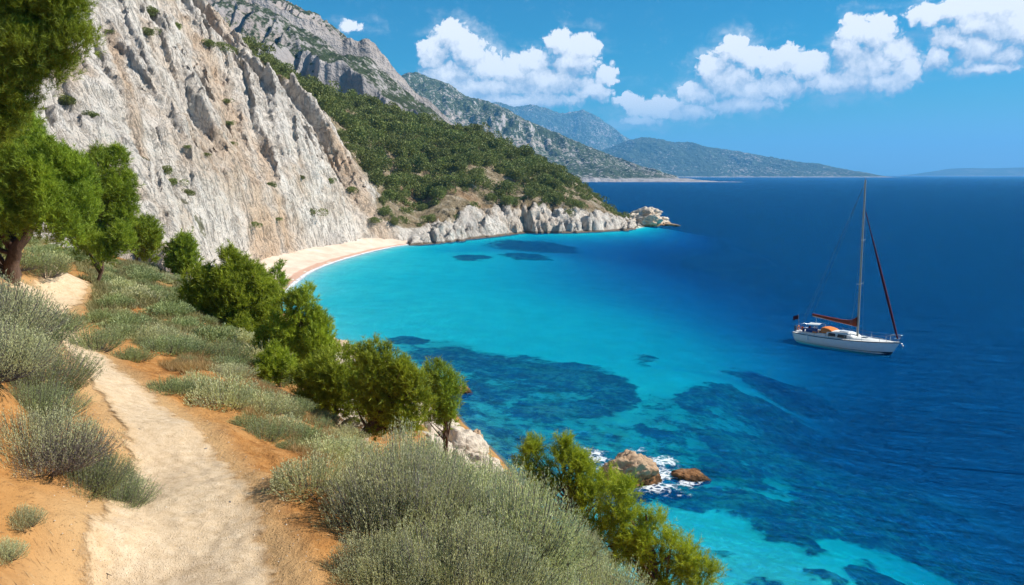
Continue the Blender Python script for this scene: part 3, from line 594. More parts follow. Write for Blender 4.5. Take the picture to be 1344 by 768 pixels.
def scrub_mountain(name, sc, rockbias, veg=(0.055, 0.075, 0.035), steep0=0.62, shz=-16.0, rk_=1.0):
    m, t = mat(name)
    g = t.n('ShaderNodeNewGeometry'); P = g.outputs['Position']
    nz = t.n('ShaderNodeSeparateXYZ', {0: g.outputs['True Normal']}).outputs[2]
    sp = t.noise(t.vm('SCALE', P, sc=sc), 1.0, 3, 0.75); big = t.noise(t.vm('SCALE', P, sc=sc * 0.06), 1.0, 5, 0.6)
    rk = t.noise(t.vm('SCALE', P, sc=sc * 0.25), 1.0, 8, 0.7)
    rock = t.ramp(rk, [(0.3, (0.25, 0.23, 0.22)), (0.5, (0.42, 0.38, 0.36)), (0.7, (0.55, 0.50, 0.47))])
    rock = t.mix(t.mr(big, 0.5, 0.65, 0, 0.5), rock, (0.50, 0.38, 0.31))
    rock = t.mix(1.0, rock, (rk_, rk_, rk_), 'MULTIPLY')
    vg = t.ramp(t.noise(t.vm('SCALE', P, sc=sc * 0.6), 1.0, 5, 0.7), [(0.35, tuple(c * 0.6 for c in veg)), (0.7, tuple(c * 1.5 for c in veg))])
    steep = t.mr(t.m('ADD', nz, t.m('MULTIPLY', t.m('SUBTRACT', rk, 0.5), 0.35)), steep0, steep0 - 0.14)
    dots = t.m('MULTIPLY', t.mr(t.m('ADD', sp, t.m('MULTIPLY', t.m('SUBTRACT', big, 0.5), 0.5)), 0.55 - rockbias, 0.62 - rockbias), 0.75)
    pz = t.n('ShaderNodeSeparateXYZ', {0: P}).outputs[2]
    shorez = t.mr(t.m('ADD', pz, t.m('MULTIPLY', rk, shz)), 3.0, -2.0)
    f = t.m('MAXIMUM', t.m('MAXIMUM', steep, dots), shorez)
    out_surf(t, pbsdf(t, t.mix(f, vg, rock), 0.95, t.bump(t.m('ADD', rk, t.m('MULTIPLY', sp, 0.4)), 0.9, 1.2 / sc * 0.8), 0.1))
    return m
m_r1 = scrub_mountain('craggy_mountain', 0.16, -0.01, (0.045, 0.06, 0.028), 0.73, rk_=0.80); m_r2 = scrub_mountain('scrub_mountain', 0.10, 0.02); m_r3 = scrub_mountain('far_scrub', 0.05, -0.02, shz=-9.0)
M1 = [(60, -120), (150, -50), (215, -30), (260, -5), (310, -8), (345, 5), (375, 18), (400, 33), (425, 50), (450, 68), (470, 70), (487, 73), (500, 84), (515, 96), (528, 110), (548, 126), (575, 146), (600, 168), (640, 200), (690, 228), (720, 246)]
obj('mountain', range_mesh('craggy_mountain', M1, 560, 230, 260, seed=11, relief=0.24, crag=0.42, nx=900, ny=300), m_r1, kind='structure', label='craggy grey mountain rising behind the green headland')
M2 = [(470, 160), (500, 125), (522, 104), (535, 98), (548, 96), (562, 100), (580, 106), (604, 121), (615, 128), (640, 134), (660, 142), (690, 158), (720, 172), (760, 190), (790, 204), (815, 216), (840, 226), (862, 233), (880, 239)]
obj('mountain', range_mesh('second_mountain', M2, 2500, 800, 700, seed=23, relief=0.20, crag=0.07, nx=620, ny=240), m_r2, kind='structure', label='scrub-speckled mountain sloping down to a white shore')
M3 = [(560, 140), (620, 132), (655, 135), (675, 140), (697, 138), (715, 142), (735, 149), (750, 148), (764, 144), (778, 150), (800, 164), (822, 180), (850, 196), (880, 208), (930, 222), (960, 231)]
obj('mountain', range_mesh('blue_range', M3, 8800, 1300, 1500, seed=39, relief=0.18, nx=620, ny=180), m_r3, kind='structure', label='blue twin-peaked mountain far behind the headland')
M3b = [(690, 236), (730, 222), (765, 207), (800, 194), (825, 184), (845, 180), (868, 183), (885, 187), (905, 186), (925, 193), (950, 196), (985, 202), (1020, 209), (1050, 213), (1072, 218), (1085, 227), (1092, 233)]
obj('mountain', range_mesh('far_range', M3b, 6200, 1100, 1300, seed=37, relief=0.17, nx=620, ny=180), m_r3, kind='structure', label='long low range of hills ending in a cape')
ISL = [(1205, 232), (1220, 226), (1245, 221.5), (1270, 220.5), (1300, 221), (1350, 219.5), (1400, 219), (1450, 224), (1480, 231)]
obj('island', range_mesh('far_island', ISL, 11000, 900, 900, seed=41, relief=0.1, nx=200, ny=60), m_r3, kind='structure', label='low blue island on the horizon')
#me = range_mesh('low_cape', [(690, 236), (720, 231), (760, 228.5), (800, 230), (840, 232), (880, 231), (920, 232.5), (960, 233)], 2500, 130, 150, seed=43, relief=0.1, nx=200, ny=50)
# ------------------------------------------------------------------ air
m_haze, t = mat('sea_air')
pv = t.n('ShaderNodeVolumePrincipled', {'Color': (0.20, 0.60, 1.0), 'Density': 0.00010, 'Anisotropy': 0.0})
out_surf(t, None, pv.outputs[0])
obj('haze', box_mesh('haze', -SEA - 900, SEA + 900, -SEA - 900, SEA + 900, -15.5, 620.0), m_haze, kind='stuff', label='thin blue sea air')
# ------------------------------------------------------------------ rocks
m_rock, t = mat('limestone_boulder')
P = t.n('ShaderNodeTexCoord').outputs['Object']
G_ = t.n('ShaderNodeNewGeometry').outputs['Position']
c = rock_color(t, P, 4.0)
pz = t.n('ShaderNodeSeparateXYZ', {0: G_}).outputs[2]
och = t.m('ADD', pz, t.m('MULTIPLY', t.m('SUBTRACT', t.noise(P, 1.6, 5, 0.6), 0.5), -2.2))
c = t.mix(t.mr(och, 1.0, 0.35, 0, 0.85), c, (0.40, 0.21, 0.07))
c = t.mix(t.mr(och, 0.30, 0.05, 0, 0.9), c, (0.09, 0.06, 0.03))
bmp = t.m('ADD', t.noise(P, 2.5, 10, 0.72, 0.3), t.m('MULTIPLY', t.n('ShaderNodeTexVoronoi', {'Vector': P, 'Scale': 1.8}, feature='DISTANCE_TO_EDGE').outputs[0], 0.5))
c = t.mix(1.0, c, (0.86, 0.80, 0.72), 'MULTIPLY')
out_surf(t, pbsdf(t, c, 0.9, t.bump(bmp, 0.8, 0.22), 0.25))
def rock_mesh(name, size, seed, sub=5, rough=0.30, flat=0.0):
    import bmesh
    bm = bmesh.new(); bmesh.ops.create_icosphere(bm, subdivisions=sub, radius=1.0)
    v = np.array([p.co[:] for p in bm.verts]); f = np.array([[q.index for q in p.verts] for p in bm.faces]); bm.free()
    r = np.random.default_rng(seed); o = r.uniform(-50, 50, 3); d = v + o
    # planes that cut the ball into facets
    for _ in range(14):
        n = r.normal(size=3); n /= np.linalg.norm(n); k = r.uniform(0.55, 0.9); h = v @ n; v = v - n[None] * np.maximum(0, h - k)[:, None] * 0.85
    disp = rough * (0.7 * fbm(d[:, 0] * 1.3, d[:, 1] * 1.3, d[:, 2] * 1.3, 3, 0.5, seed=seed) + 0.35 * (ridged(d[:, 0] * 2.6, d[:, 1] * 2.6, d[:, 2] * 2.6, 4, 0.6, seed=seed + 5) - 0.6))
    v = v * (1 + disp)[:, None] * np.array(size)[None]
    return mesh_np(name, v, f)
def rock(label, u, v, Y, size, seed, rot=0.0, z=None, group=None, sub=5, **kw):
    x, y, zz = at_y(u, v, Y) if z is None else at_z(u, v, z)
    o = obj('rock', rock_mesh('rock', size, seed, sub, **kw), m_rock, loc=(x, y, zz)); o.rotation_euler = (0, 0, rot)
    thing(o, label, 'rock', group); return o
rock('big pale boulder with an ochre foot standing in the surf', 818, 628, 0, (1.65, 1.45, 1.35), 5, 0.2, z=0.1, sub=6)
rock('small brown rock awash just right of the big surf boulder', 908, 628, 0, (0.95, 0.6, 0.42), 9, -0.35, z=-0.02)
rock('small pale rock at the water edge beyond the dark pine', 604, 513, 0, (0.85, 0.7, 0.5), 14, 0.1, z=0.05)
for (u, v, Y, s_, sd_, lab) in [
    (578, 570, 27.0, (0.85, 0.8, 0.55), 21, 'topmost white outcrop block beside the dark pine'),
    (600, 596, 25.5, (1.05, 0.9, 0.75), 22, 'large middle block of the white outcrop above the water'),
    (566, 600, 24.0, (0.75, 0.7, 0.8), 23, 'rounded white block at the back of the sage shrubs in the outcrop'),
    (630, 622, 24.5, (1.0, 0.9, 0.8), 24, 'lowest white outcrop block nearest the water'),
    (604, 640, 22.0, (1.1, 0.9, 0.8), 25, 'white block half hidden by the large sage shrubs')]:
    rock(lab, u, v, Y, s_, sd_, 0.4 * sd_, group='white outcrop below the pines')
rock('rusty yellow boulder behind the white outcrop', 624, 583, 29.5, (0.42, 0.42, 0.5), 31, 0.3)
rock('white stone showing under the leaning pine', 452, 545, 17.0, (0.45, 0.5, 0.4), 33, 0.3)
rock('second white stone in the shade under the leaning pine', 470, 566, 15.5, (0.3, 0.35, 0.3), 34, 1.3)
for i, (u, v, sz) in enumerate([(860, 289, 3.0), (868, 290, 1.8), (846, 280, 3.4), (833, 288, 3.0), (878, 291, 1.2), (888, 292, 0.9), (820, 293, 2.6), (852, 286, 2.4)]):
    rock(['sloping white rock at the tip of the headland', 'low rock just off the tip of the headland', 'tallest white rock on the tip of the headland', 'jagged pale rock crowning the headland tip',
          'small skerry off the headland tip', 'outermost tiny skerry off the headland', 'pale rock on the water line short of the headland tip', 'leaning slab between the rocks of the headland tip'][i],
         u, v + 4, 246 - i * 1.5, (sz * 1.5, sz * 1.2, sz * (0.8 if i not in (4, 5) else 0.3)), 50 + i, i * 0.9, z=0.3 if i in (0, 1, 4, 5, 6) else None, sub=5, rough=0.5, group='rocks at the headland tip')

m_rockt = m_rock.copy(); m_rockt.name = 'tan_sea_rock'; tt_ = NT.__new__(NT); tt_.t = m_rockt.node_tree
pb = [n for n in m_rockt.node_tree.nodes if n.type == 'BSDF_PRINCIPLED'][0]; src_ = pb.inputs['Base Color'].links[0].from_socket; tt_.set(pb, 'Base Color', tt_.mix(0.8, src_, (0.66, 0.50, 0.36), 'MULTIPLY'))
for o in list(COL.objects):
    if o.name.startswith('rock') and o.get('label', '').startswith(('big pale', 'small brown', 'small pale', 'rusty')): o.data.materials[0] = m_rockt
# ------------------------------------------------------------------ surf
m_foam, t = mat('white_foam')
P = t.n('ShaderNodeNewGeometry').outputs['Position']
fo = t.attr('foam')
fn = t.noise(P, 1.4, 10, 0.72, 1.2); fv = t.n('ShaderNodeTexVoronoi', {'Vector': t.vm('ADD', P, t.vm('SCALE', t.noise(P, 1.5, 4, 0.6, out=1), sc=0.8)), 'Scale': 2.4}, feature='DISTANCE_TO_EDGE').outputs[0]
a = t.m('ADD', t.m('ADD', fo, t.m('MULTIPLY', t.m('SUBTRACT', fn, 0.5), 2.2)), t.m('MULTIPLY', fv, -1.9))
al = t.m('MULTIPLY', t.mr(a, 0.42, 1.0), 0.88)
mx = t.n('ShaderNodeMixShader', {0: al, 1: t.n('ShaderNodeBsdfTransparent').outputs[0], 2: pbsdf(t, (0.86, 0.90, 0.92), 0.7, t.bump(fn, 0.5, 0.1), 0.2)})
out_surf(t, mx.outputs[0])
def foam_patch(name, cx, cy, blobs, half, n=90, z=0.012):
    xs = np.linspace(-half[0], half[0], n); ys = np.linspace(-half[1], half[1], n); X, Y = np.meshgrid(xs, ys); X = X + cx; Y = Y + cy
    f = np.zeros_like(X)
    for (u, v, ru, rv, s_) in blobs:
        x0, y0, _ = at_z(u, v); x1 = at_z(u + ru, v)[0]; ya = at_z(u, v - rv)[1]; yb = at_z(u, v + rv)[1]
        f = np.maximum(f, s_ * np.clip(1.25 - np.sqrt(((X - x0) / (x1 - x0))**2 + ((Y - y0) / (0.5 * (ya - yb)))**2), 0, 1))
    Z = np.full_like(X, z) + 0.03 * np.clip(f, 0, 1) * (1 + perlin(X, Y))
    return obj('foam', mesh_np('foam', np.stack([X, Y, Z], -1).reshape(-1, 3), grid_faces(n, n), {'foam': f}), m_foam, kind='stuff', label='white surf breaking ' + name)
x0, y0, _ = at_z(845, 622)
foam_patch('around the two rocks', x0, y0, [(782, 600, 24, 16, 1.0), (800, 618, 34, 16, 0.95), (868, 606, 34, 12, 0.95), (872, 624, 44, 14, 1.1), (860, 640, 40, 13, 1.0), (905, 634, 34, 10, 0.9), (890, 650, 40, 7, 0.55), (838, 592, 26, 8, 0.7), (770, 592, 18, 8, 0.8)], (6.0, 6.0), 140)
# thin wash along the beach
k2 = np.linspace(-1.3, 0.9, 12); bl = beach_line[2:-6]; bn_ = beach_nr[2:-6]
FX = bl[:, None, 0] + bn_[:, None, 0] * k2; FY = bl[:, None, 1] + bn_[:, None, 1] * k2
ff = np.clip(1.15 - np.abs(k2 / 0.75), 0, 1)[None] * np.ones((len(bl), 1))
obj('foam', mesh_np('foam', np.stack([FX, FY, np.full_like(FX, 0.02) + np.clip(k2, 0, 1)[None] * 0.14 + 0.03], -1).reshape(-1, 3), grid_faces(*FX.shape)[:, ::-1], {'foam': ff * 1.2}), m_foam, kind='stuff', label='thin white wash along the beach')

# ------------------------------------------------------------------ foliage tools
def leaf_mat(name, c0, c1, trans=0.35, rough=0.55, noise_scale=1.6, dry=None):
    m, t = mat(name)
    g = t.n('ShaderNodeNewGeometry'); rnd = g.outputs['Random Per Island']
    oi = t.n('ShaderNodeObjectInfo').outputs['Random']
    c = t.mix(rnd, c0, c1)
    big = t.noise(g.outputs['Position'], noise_scale, 3, 0.6)
    c = t.mix(t.mr(big, 0.35, 0.7, 0, 0.55), c, tuple(x * y for x, y in zip(c1, (1.15, 1.12, 0.85))))
    c = t.n('ShaderNodeHueSaturation', {'Hue': t.m('MULTIPLY_ADD', oi, 0.02, 0.49), 'Saturation': 1.0, 'Value': t.m('MULTIPLY_ADD', oi, 0.3, 0.85), 'Color': c}).outputs[0]
    if dry: c = t.mix(t.mr(t.attr('dry'), 0.4, 0.75), c, dry)
    d = pbsdf(t, c, rough, spec=0.25)
    tr = t.n('ShaderNodeBsdfTranslucent', {'Color': t.mix(0.5, c, (0.9, 1.0, 0.3), 'MULTIPLY') if trans > 0.2 else c})
    out_surf(t, t.n('ShaderNodeMixShader', {0: trans, 1: d, 2: tr.outputs[0]}).outputs[0])
    return m
def stick_mat(name, c):
    m, t = mat(name); P = t.n('ShaderNodeTexCoord').outputs['Object']
    n = t.noise(t.scl(P, (9, 9, 2.5)), 1.0, 7, 0.7)
    out_surf(t, pbsdf(t, t.mix(t.mr(n, 0.35, 0.65), tuple(x * 0.45 for x in c), c), 0.9, t.bump(n, 0.9, 0.05), 0.1)); return m
m_sage = leaf_mat('sage_leaves', (0.30, 0.315, 0.17), (0.68, 0.67, 0.40), 0.34, noise_scale=3.0, dry=(0.27, 0.21, 0.20))
m_sage2 = leaf_mat('green_sage_leaves', (0.155, 0.195, 0.085), (0.37, 0.41, 0.20), 0.28, noise_scale=3.0, dry=(0.30, 0.19, 0.09))
m_pine = leaf_mat('pine_needles', (0.11, 0.165, 0.016), (0.44, 0.52, 0.05), 0.34, noise_scale=2.2)
m_pined = leaf_mat('dark_pine_needles', (0.075, 0.125, 0.014), (0.33, 0.42, 0.04), 0.30, noise_scale=1.5)
m_scrub = leaf_mat('maquis_leaves', (0.07, 0.092, 0.02), (0.22, 0.25, 0.065), 0.2, noise_scale=0.25)
m_dry = leaf_mat('dry_grass_blades', (0.34, 0.20, 0.08), (0.50, 0.36, 0.17), 0.3, noise_scale=1.0)
m_twig = stick_mat('grey_twigs', (0.24, 0.21, 0.20)); m_bark = stick_mat('pine_bark', (0.16, 0.10, 0.07)); m_barkp = stick_mat('shrub_bark', (0.14, 0.11, 0.08))

def unit(a): return a / (np.linalg.norm(a, axis=-1, keepdims=True) + 1e-9)
def blades(base, tip, width, side=None, rg=rng, mid=0.45):
    """one diamond leaf (quad) per base/tip pair"""
    ax = tip - base
    if side is None: side = rg.normal(size=base.shape)
    sd = unit(np.cross(ax, side)); w = np.broadcast_to(np.asarray(width).reshape(-1, 1), (len(base), 1)) * 0.5
    m_ = base + ax * mid
    V = np.stack([base, m_ + sd * w, tip, m_ - sd * w], 1).reshape(-1, 3)
    return V, np.arange(len(V)).reshape(-1, 4)
def needles_tri(base, tip, width, rg=rng):
    ax = tip - base; sd = unit(np.cross(ax, rg.normal(size=base.shape))) * (width * 0.5)
    V = np.stack([base - sd, base + sd, tip], 1).reshape(-1, 3); return V, np.arange(len(V)).reshape(-1, 3)
def tubes(paths, radii, k=6):
    """paths: list of (n,3); radii: list of (n,) -> one tube mesh"""
    VV, FF = [], []; off = 0
    for p, r in zip(paths, radii):
        p = np.asarray(p, float); n = len(p); tg = unit(np.gradient(p, axis=0)); ref = np.array([0.3, 0.9, 0.2]); a = unit(np.cross(tg, ref)); b = np.cross(tg, a)
        an = np.linspace(0, 2 * np.pi, k, endpoint=False)
        ring = p[:, None] + (a[:, None] * np.cos(an)[None, :, None] + b[:, None] * np.sin(an)[None, :, None]) * np.asarray(r)[:, None, None]
        VV.append(ring.reshape(-1, 3)); i = np.arange(n * k).reshape(n, k); j = np.roll(i, -1, 1)
        FF.append(np.stack([i[:-1], j[:-1], j[1:], i[1:]], -1).reshape(-1, 4) + off); off += n * k
    return np.vstack(VV), np.vstack(FF)

# ---- low aromatic shrubs: a cushion of stiff upright stems set with small leaves
def sage_parts(seed, nst, nlf, leaf=(0.030, 0.008), H=0.62, dry_side=0.0, spread=0.55, twigs=True):
    rg = np.random.default_rng(seed)
    th = rg.uniform(0, 2 * np.pi, nst); rr = np.sqrt(rg.uniform(0, 1, nst))
    dirx = np.c_[np.cos(th), np.sin(th)]
    lump = 1 + 0.26 * perlin(np.cos(th) * 1.5 + seed, np.sin(th) * 1.5, rr * 2) + 0.12 * rg.normal(size=nst) * 0.5
    R_ = rr * lump; top = H * np.sqrt(np.clip(1 - (rr * 0.93)**2, 0.02, 1)) * (1 + 0.34 * perlin(dirx[:, 0] * rr * 3 + seed, dirx[:, 1] * rr * 3, 1)) * rg.uniform(0.82, 1.12, nst)
    b0 = np.c_[dirx * (R_ * 0.32)[:, None], np.zeros(nst)]
    t0 = np.c_[dirx * R_[:, None] * 1.0, top]
    c0 = np.c_[dirx * (R_ * (1 - spread * 0.35))[:, None], top * 0.30]      # bend: out first, then up
    s = rg.uniform(0.30, 1.0, (nst, nlf)) ** 0.75; s3 = s[..., None]
    pos = (1 - s3)**2 * b0[:, None] + 2 * s3 * (1 - s3) * c0[:, None] + s3**2 * t0[:, None]
    tan = unit(2 * (1 - s3) * (c0 - b0)[:, None] + 2 * s3 * (t0 - c0)[:, None])
    d = unit(tan * 1.0 + rg.normal(size=tan.shape) * 0.42 + np.array([0, 0, 0.15]))
    L = leaf[0] * rg.uniform(0.6, 1.25, (nst, nlf, 1))
    base = pos + rg.normal(size=pos.shape) * 0.006; tip = base + d * L
    V, F = blades(base.reshape(-1, 3), tip.reshape(-1, 3), leaf[1] * rg.uniform(0.7, 1.2, nst * nlf), rg=rg)
    dr = np.repeat((np.clip(0.9 * dry_side - pos[..., 2] / H * 0.9 + 0.25 * rg.normal(size=(nst, nlf)) - dirx[:, None, 0] * 0.35 * (dry_side > 0), 0, 1) if dry_side > 0 else rg.uniform(0, 0.35, (nst, nlf)) + (pos[..., 2] < 0.12) * 0.3).ravel(), 4)
    lv = (V, F, dr)
    q = np.linspace(0, 1, 5)[:, None]; ns = nst // 3 if twigs else 0
    paths = [(1 - q)**2 * b0[i] + 2 * q * (1 - q) * c0[i] + q**2 * t0[i] * 0.97 for i in range(ns)]
    tw = tubes(paths, [np.linspace(0.006, 0.002, 5)] * ns, 3) if ns else None
    return lv, tw
def sage_proto(seed, nst, nlf, green=False, **kw):
    (V, F, dr), tw = sage_parts(seed, nst, nlf, **kw)
    me = mesh_np('sage_leaves', V, F, {'dry': dr}, smooth=False); me.materials.append(m_sage2 if green else m_sage)
    mt = None
    if tw: mt = mesh_np('twigs', *tw); mt.materials.append(m_twig)
    return me, mt
def put_shrub(proto, x, y, z, sx, sz, rot, label, group=None, cat='shrub', name='sage_shrub', tilt=(0, 0)):
    o = bpy.data.objects.new(name, proto[0]); COL.objects.link(o); o.location = (x, y, z); o.rotation_euler = (tilt[0], tilt[1], rot); o.scale = (sx, sx, sz)
    if proto[1]:
        tw = bpy.data.objects.new('twigs', proto[1]); COL.objects.link(tw); tw.parent = o
    thing(o, label, cat, group); return o
def ground(x, y): return float(fore_z(np.array([x]), np.array([y]))[0][0])
def hit(u, v):
    """where the sight line through a pixel of the photograph meets the near slope"""
    a, f, z = ray(u, v); Ys = np.concatenate([np.arange(2, 14, 0.03), np.arange(14, 90, 0.12)])
    xs_, zs_ = a * Ys / f, CAM_Z + z * Ys / f; g = fore_f(xs_, Ys); k = np.argmax(zs_ < g)
    if zs_[k] >= g[k]: return None
    return xs_[k], Ys[k]
SN = [sage_proto(101, 2300, 24, leaf=(0.026, 0.0075)), sage_proto(102, 2300, 24, leaf=(0.026, 0.0075), H=0.7)]
SD_ = [sage_proto(105, 2000, 22, leaf=(0.030, 0.0065), dry_side=0.85, H=0.75), sage_proto(106, 1800, 22, leaf=(0.030, 0.0065), H=0.8, green=True)]
SM = [sage_proto(110 + i, 620, 13, leaf=(0.060, 0.016), H=0.55 + 0.08 * i, green=(i != 1)) for i in range(4)]
SF = [sage_proto(120 + i, 420, 9, leaf=(0.10, 0.030), H=0.5 + 0.06 * i, green=(i != 1), twigs=False) for i in range(4)]

# prominent shrubs: u, v of the foot, distance override, radius (m), height factor
big = 'large sage shrubs crowding the lower edge of the path'
for (x, y, r_, h_, lab, pr) in [
    (-1.15, 8.0, 0.80, 1.10, 'leftmost of the large sage shrubs, its shadow across the path', 0),
    (-0.45, 8.4, 0.84, 0.92, 'sage shrub in front of the white outcrop', 1),
    (0.42, 8.0, 0.72, 0.85, 'sage shrub beside the left side of the lime-green pine', 0),
    (-0.98, 6.9, 0.76, 1.12, 'dense sage shrub casting the longest shadow onto the orange bank', 1),
    (-0.10, 7.1, 0.84, 1.22, 'broadest sage shrub in the middle of the clump', 0),
    (0.72, 7.0, 0.66, 1.0, 'sage shrub overhung by the lime-green pine', 1),
    (-0.42, 6.0, 0.72, 1.1, 'sage shrub at the bottom edge of the picture, middle of the clump', 1),
    (0.45, 6.0, 0.72, 1.05, 'sage shrub at the bottom edge of the picture below the pine', 0),
    (-0.98, 5.8, 0.52, 1.0, 'small sage shrub at the bottom edge beside the orange bank', 0)]:
    put_shrub(SN[pr], x, y, ground(x, y) - 0.05, r_, h_ * r_ * 1.35, rng.uniform(0, 6), lab, big)
for (x, y, r_, h_, rot, lab, pr) in [(-5.35, 7.5, 1.0, 1.08, 0.3, 'tall grey-violet shrub with bare twigs on the left bank', 0), (-5.9, 8.7, 1.0, 1.05, 2.2, 'dusty green shrub rising behind the grey-violet one', 1),
                                 (-4.5, 7.2, 0.50, 1.0, 1.0, 'small green shrub leaning over the path from the left bank', 1), (-5.15, 8.2, 0.74, 1.1, 4.0, 'green shrub between the grey-violet shrub and the path', 1), (-4.62, 6.75, 0.66, 1.15, 0.3, 'low twiggy shrub below the grey-violet one, spilling over the orange bank', 0)]:
    put_shrub(SD_[pr], x, y, ground(x, y) - 0.08, r_, h_ * r_ * 0.95, rot, lab, 'shrubs on the left bank')
for (u, v, r_, hh, lab, pr) in [(18, 604, 0.62, 1.1, 'low twiggy shrub at the left edge above the orange bank', 0), (78, 628, 0.50, 1.1, 'dusty shrub whose bare stems hang over the orange bank', 1), (128, 650, 0.42, 1.2, 'lowest shrub of the left bank, nearest the path', 1)]:
    h_ = hit(u, v)
    if h_: put_shrub(SD_[pr], h_[0], h_[1] + r_ * 0.5, ground(h_[0], h_[1] + r_ * 0.5) - 0.15, r_, hh * r_, rng.uniform(0, 6), lab, 'shrubs on the left bank')
for (u, v, r_, lab) in [(32, 700, 0.16, 'sparse grey tuft on the orange bank'), (8, 745, 0.15, 'lowest sparse tuft at the left edge of the orange bank')]:
    h_ = hit(u, v)
    if h_: put_shrub(SM[1], h_[0], h_[1], ground(*h_) - 0.01, r_, r_ * 1.4, 1.0, lab, 'tufts on the orange bank', name='grass_tuft', cat='tuft')
row = 'rounded shrubs along the outer edge of the path'
prow = [(222, 515, 0.40, 'first dark-shadowed shrub beside the path bend'), (292, 532, 0.62, 'widest rounded shrub beside the path'), (322, 560, 0.27, 'smaller shrub just below the widest rounded one'),
        (348, 575, 0.33, 'middle of the three small silvery shrubs beside the path'), (378, 590, 0.27, 'lowest of the three small silvery shrubs beside the path'), (406, 644, 0.45, 'shrub at the left foot of the large sage clump'),
        (82, 432, 0.52, 'round shrub at the far bend of the path'), (125, 458, 0.52, 'shrub on bare orange soil at the inner bend'), (172, 470, 0.40, 'low shrub between two path-side cushions'), (205, 450, 0.55, 'wide low shrub above the path bend'),
        (250, 470, 0.55, 'shrub on the slope directly above the widest rounded shrub'), (300, 480, 0.5, 'grey-green shrub below the big pine'), (345, 500, 0.55, 'shrub at the foot of the twin-topped pine'), (255, 515, 0.42, 'shrub filling the gap beside the widest rounded shrub'),
        (20, 350, 0.8, 'dark shrub just right of the leaning trunk'), (60, 362, 0.7, 'dark green cushion shrub under the leaning pine')]
for i, (u, v, r_, lab) in enumerate(prow):
    h_ = hit(u, v)
    if h_ is None: continue
    put_shrub((SM + SF)[(i * 5) % 4], h_[0], h_[1], ground(*h_) - 0.05, r_, r_ * rng.uniform(1.0, 1.3), rng.uniform(0, 6), lab, row)
# the carpet of shrubs over the slope
placed = []
reg = [(-60, 300), (0, 312), (60, 322), (110, 334), (150, 346), (205, 352), (240, 376), (275, 400), (320, 440), (350, 470), (420, 545), (470, 590), (440, 622), (400, 600), (360, 560), (300, 500), (240, 480), (190, 462), (140, 436), (110, 410), (128, 380), (128, 360), (100, 350), (40, 345), (0, 340), (-60, 350)]
tries = 0
while len(placed) < 250 and tries < 9000:
    tries += 1; v = rng.uniform(300, 625); u = rng.uniform(-60, 480)
    if not in_poly(np.array([u]), np.array([v]), reg)[0]: continue
    h_ = hit(u, v)
    if h_ is None: continue
    x, y = h_
    if path_sd(np.array([x]), np.array([y]))[0] > -0.45: continue
    r_ = rng.uniform(0.30, 0.78) * (0.8 if y < 15 else 1.0)
    if any((x - a)**2 + (y - b)**2 < (0.80 * (r_ + c_))**2 for a, b, c_ in placed): continue
    placed.append((x, y, r_))
cp = 'low sage shrubs carpeting the slope beyond the path'
for i, (x, y, r_) in enumerate(placed):
    far = y > 17; pr = (SF if far else SM)[int(rng.integers(0, 4))]
    put_shrub(pr, x, y, ground(x, y) - 0.06, r_, r_ * rng.uniform(0.85, 1.2), rng.uniform(0, 6), 'low rounded grey-green shrub in the carpet on the slope between the path and the pines', cp)
# dry grass between them
def grass(name, label, poly_uv, n, L, w, mat_, seed, minpd=-9):
    rg = np.random.default_rng(seed); bs = []
    hp = []
    pu = np.array(poly_uv)
    pts = [hit(u, v) for u, v in poly_uv]; pts = [p for p in pts if p]
    c_ = np.array(pts); lo, hi = c_.min(0), c_.max(0)
    k = 0
    while len(hp) < n and k < 60:
        k += 1; q = rg.uniform(lo, hi, (n, 2)); ok = in_poly(q[:, 0], q[:, 1], pts) & (path_sd(q[:, 0], q[:, 1]) < -0.15) & (perlin(q[:, 0] * 0.9, q[:, 1] * 0.9, 0, seed) > -0.25)
        hp.extend(q[ok].tolist())
    q = np.array(hp[:n]); z = fore_z(q[:, 0], q[:, 1])[0]
    q = np.repeat(q, 6, 0) + rg.normal(size=(len(q) * 6, 2)) * 0.035; z = np.repeat(z, 6)
    b = np.c_[q, z - 0.02]; sc_ = np.clip(b[:, 1:2] / 12, 0.7, 2.6)
    tp = b + unit(np.c_[rg.normal(size=(len(b), 2)) * 0.45, np.ones(len(b))]) * L * rg.uniform(0.5, 1.3, (len(b), 1)) * np.sqrt(sc_)
    V, F = needles_tri(b, tp, w * sc_, rg)
    o = obj(name, mesh_np(name, V, F, {'dry': np.zeros(len(V))}, smooth=False), mat_, kind='stuff', label=label); return o
grass('dry_grass', 'rust-coloured dry grass between the path-side shrubs', [(190, 470), (250, 460), (330, 490), (410, 555), (470, 600), (420, 625), (395, 605), (340, 560), (270, 505)], 6500, 0.17, 0.008, m_dry, 5)
grass('dry_grass', 'straw and olive grass over the far slope', [(100, 345), (200, 352), (270, 400), (340, 465), (300, 480), (200, 460), (120, 425)], 9000, 0.14, 0.012, leaf_mat('olive_grass', (0.17, 0.17, 0.075), (0.30, 0.27, 0.13), 0.25), 6)

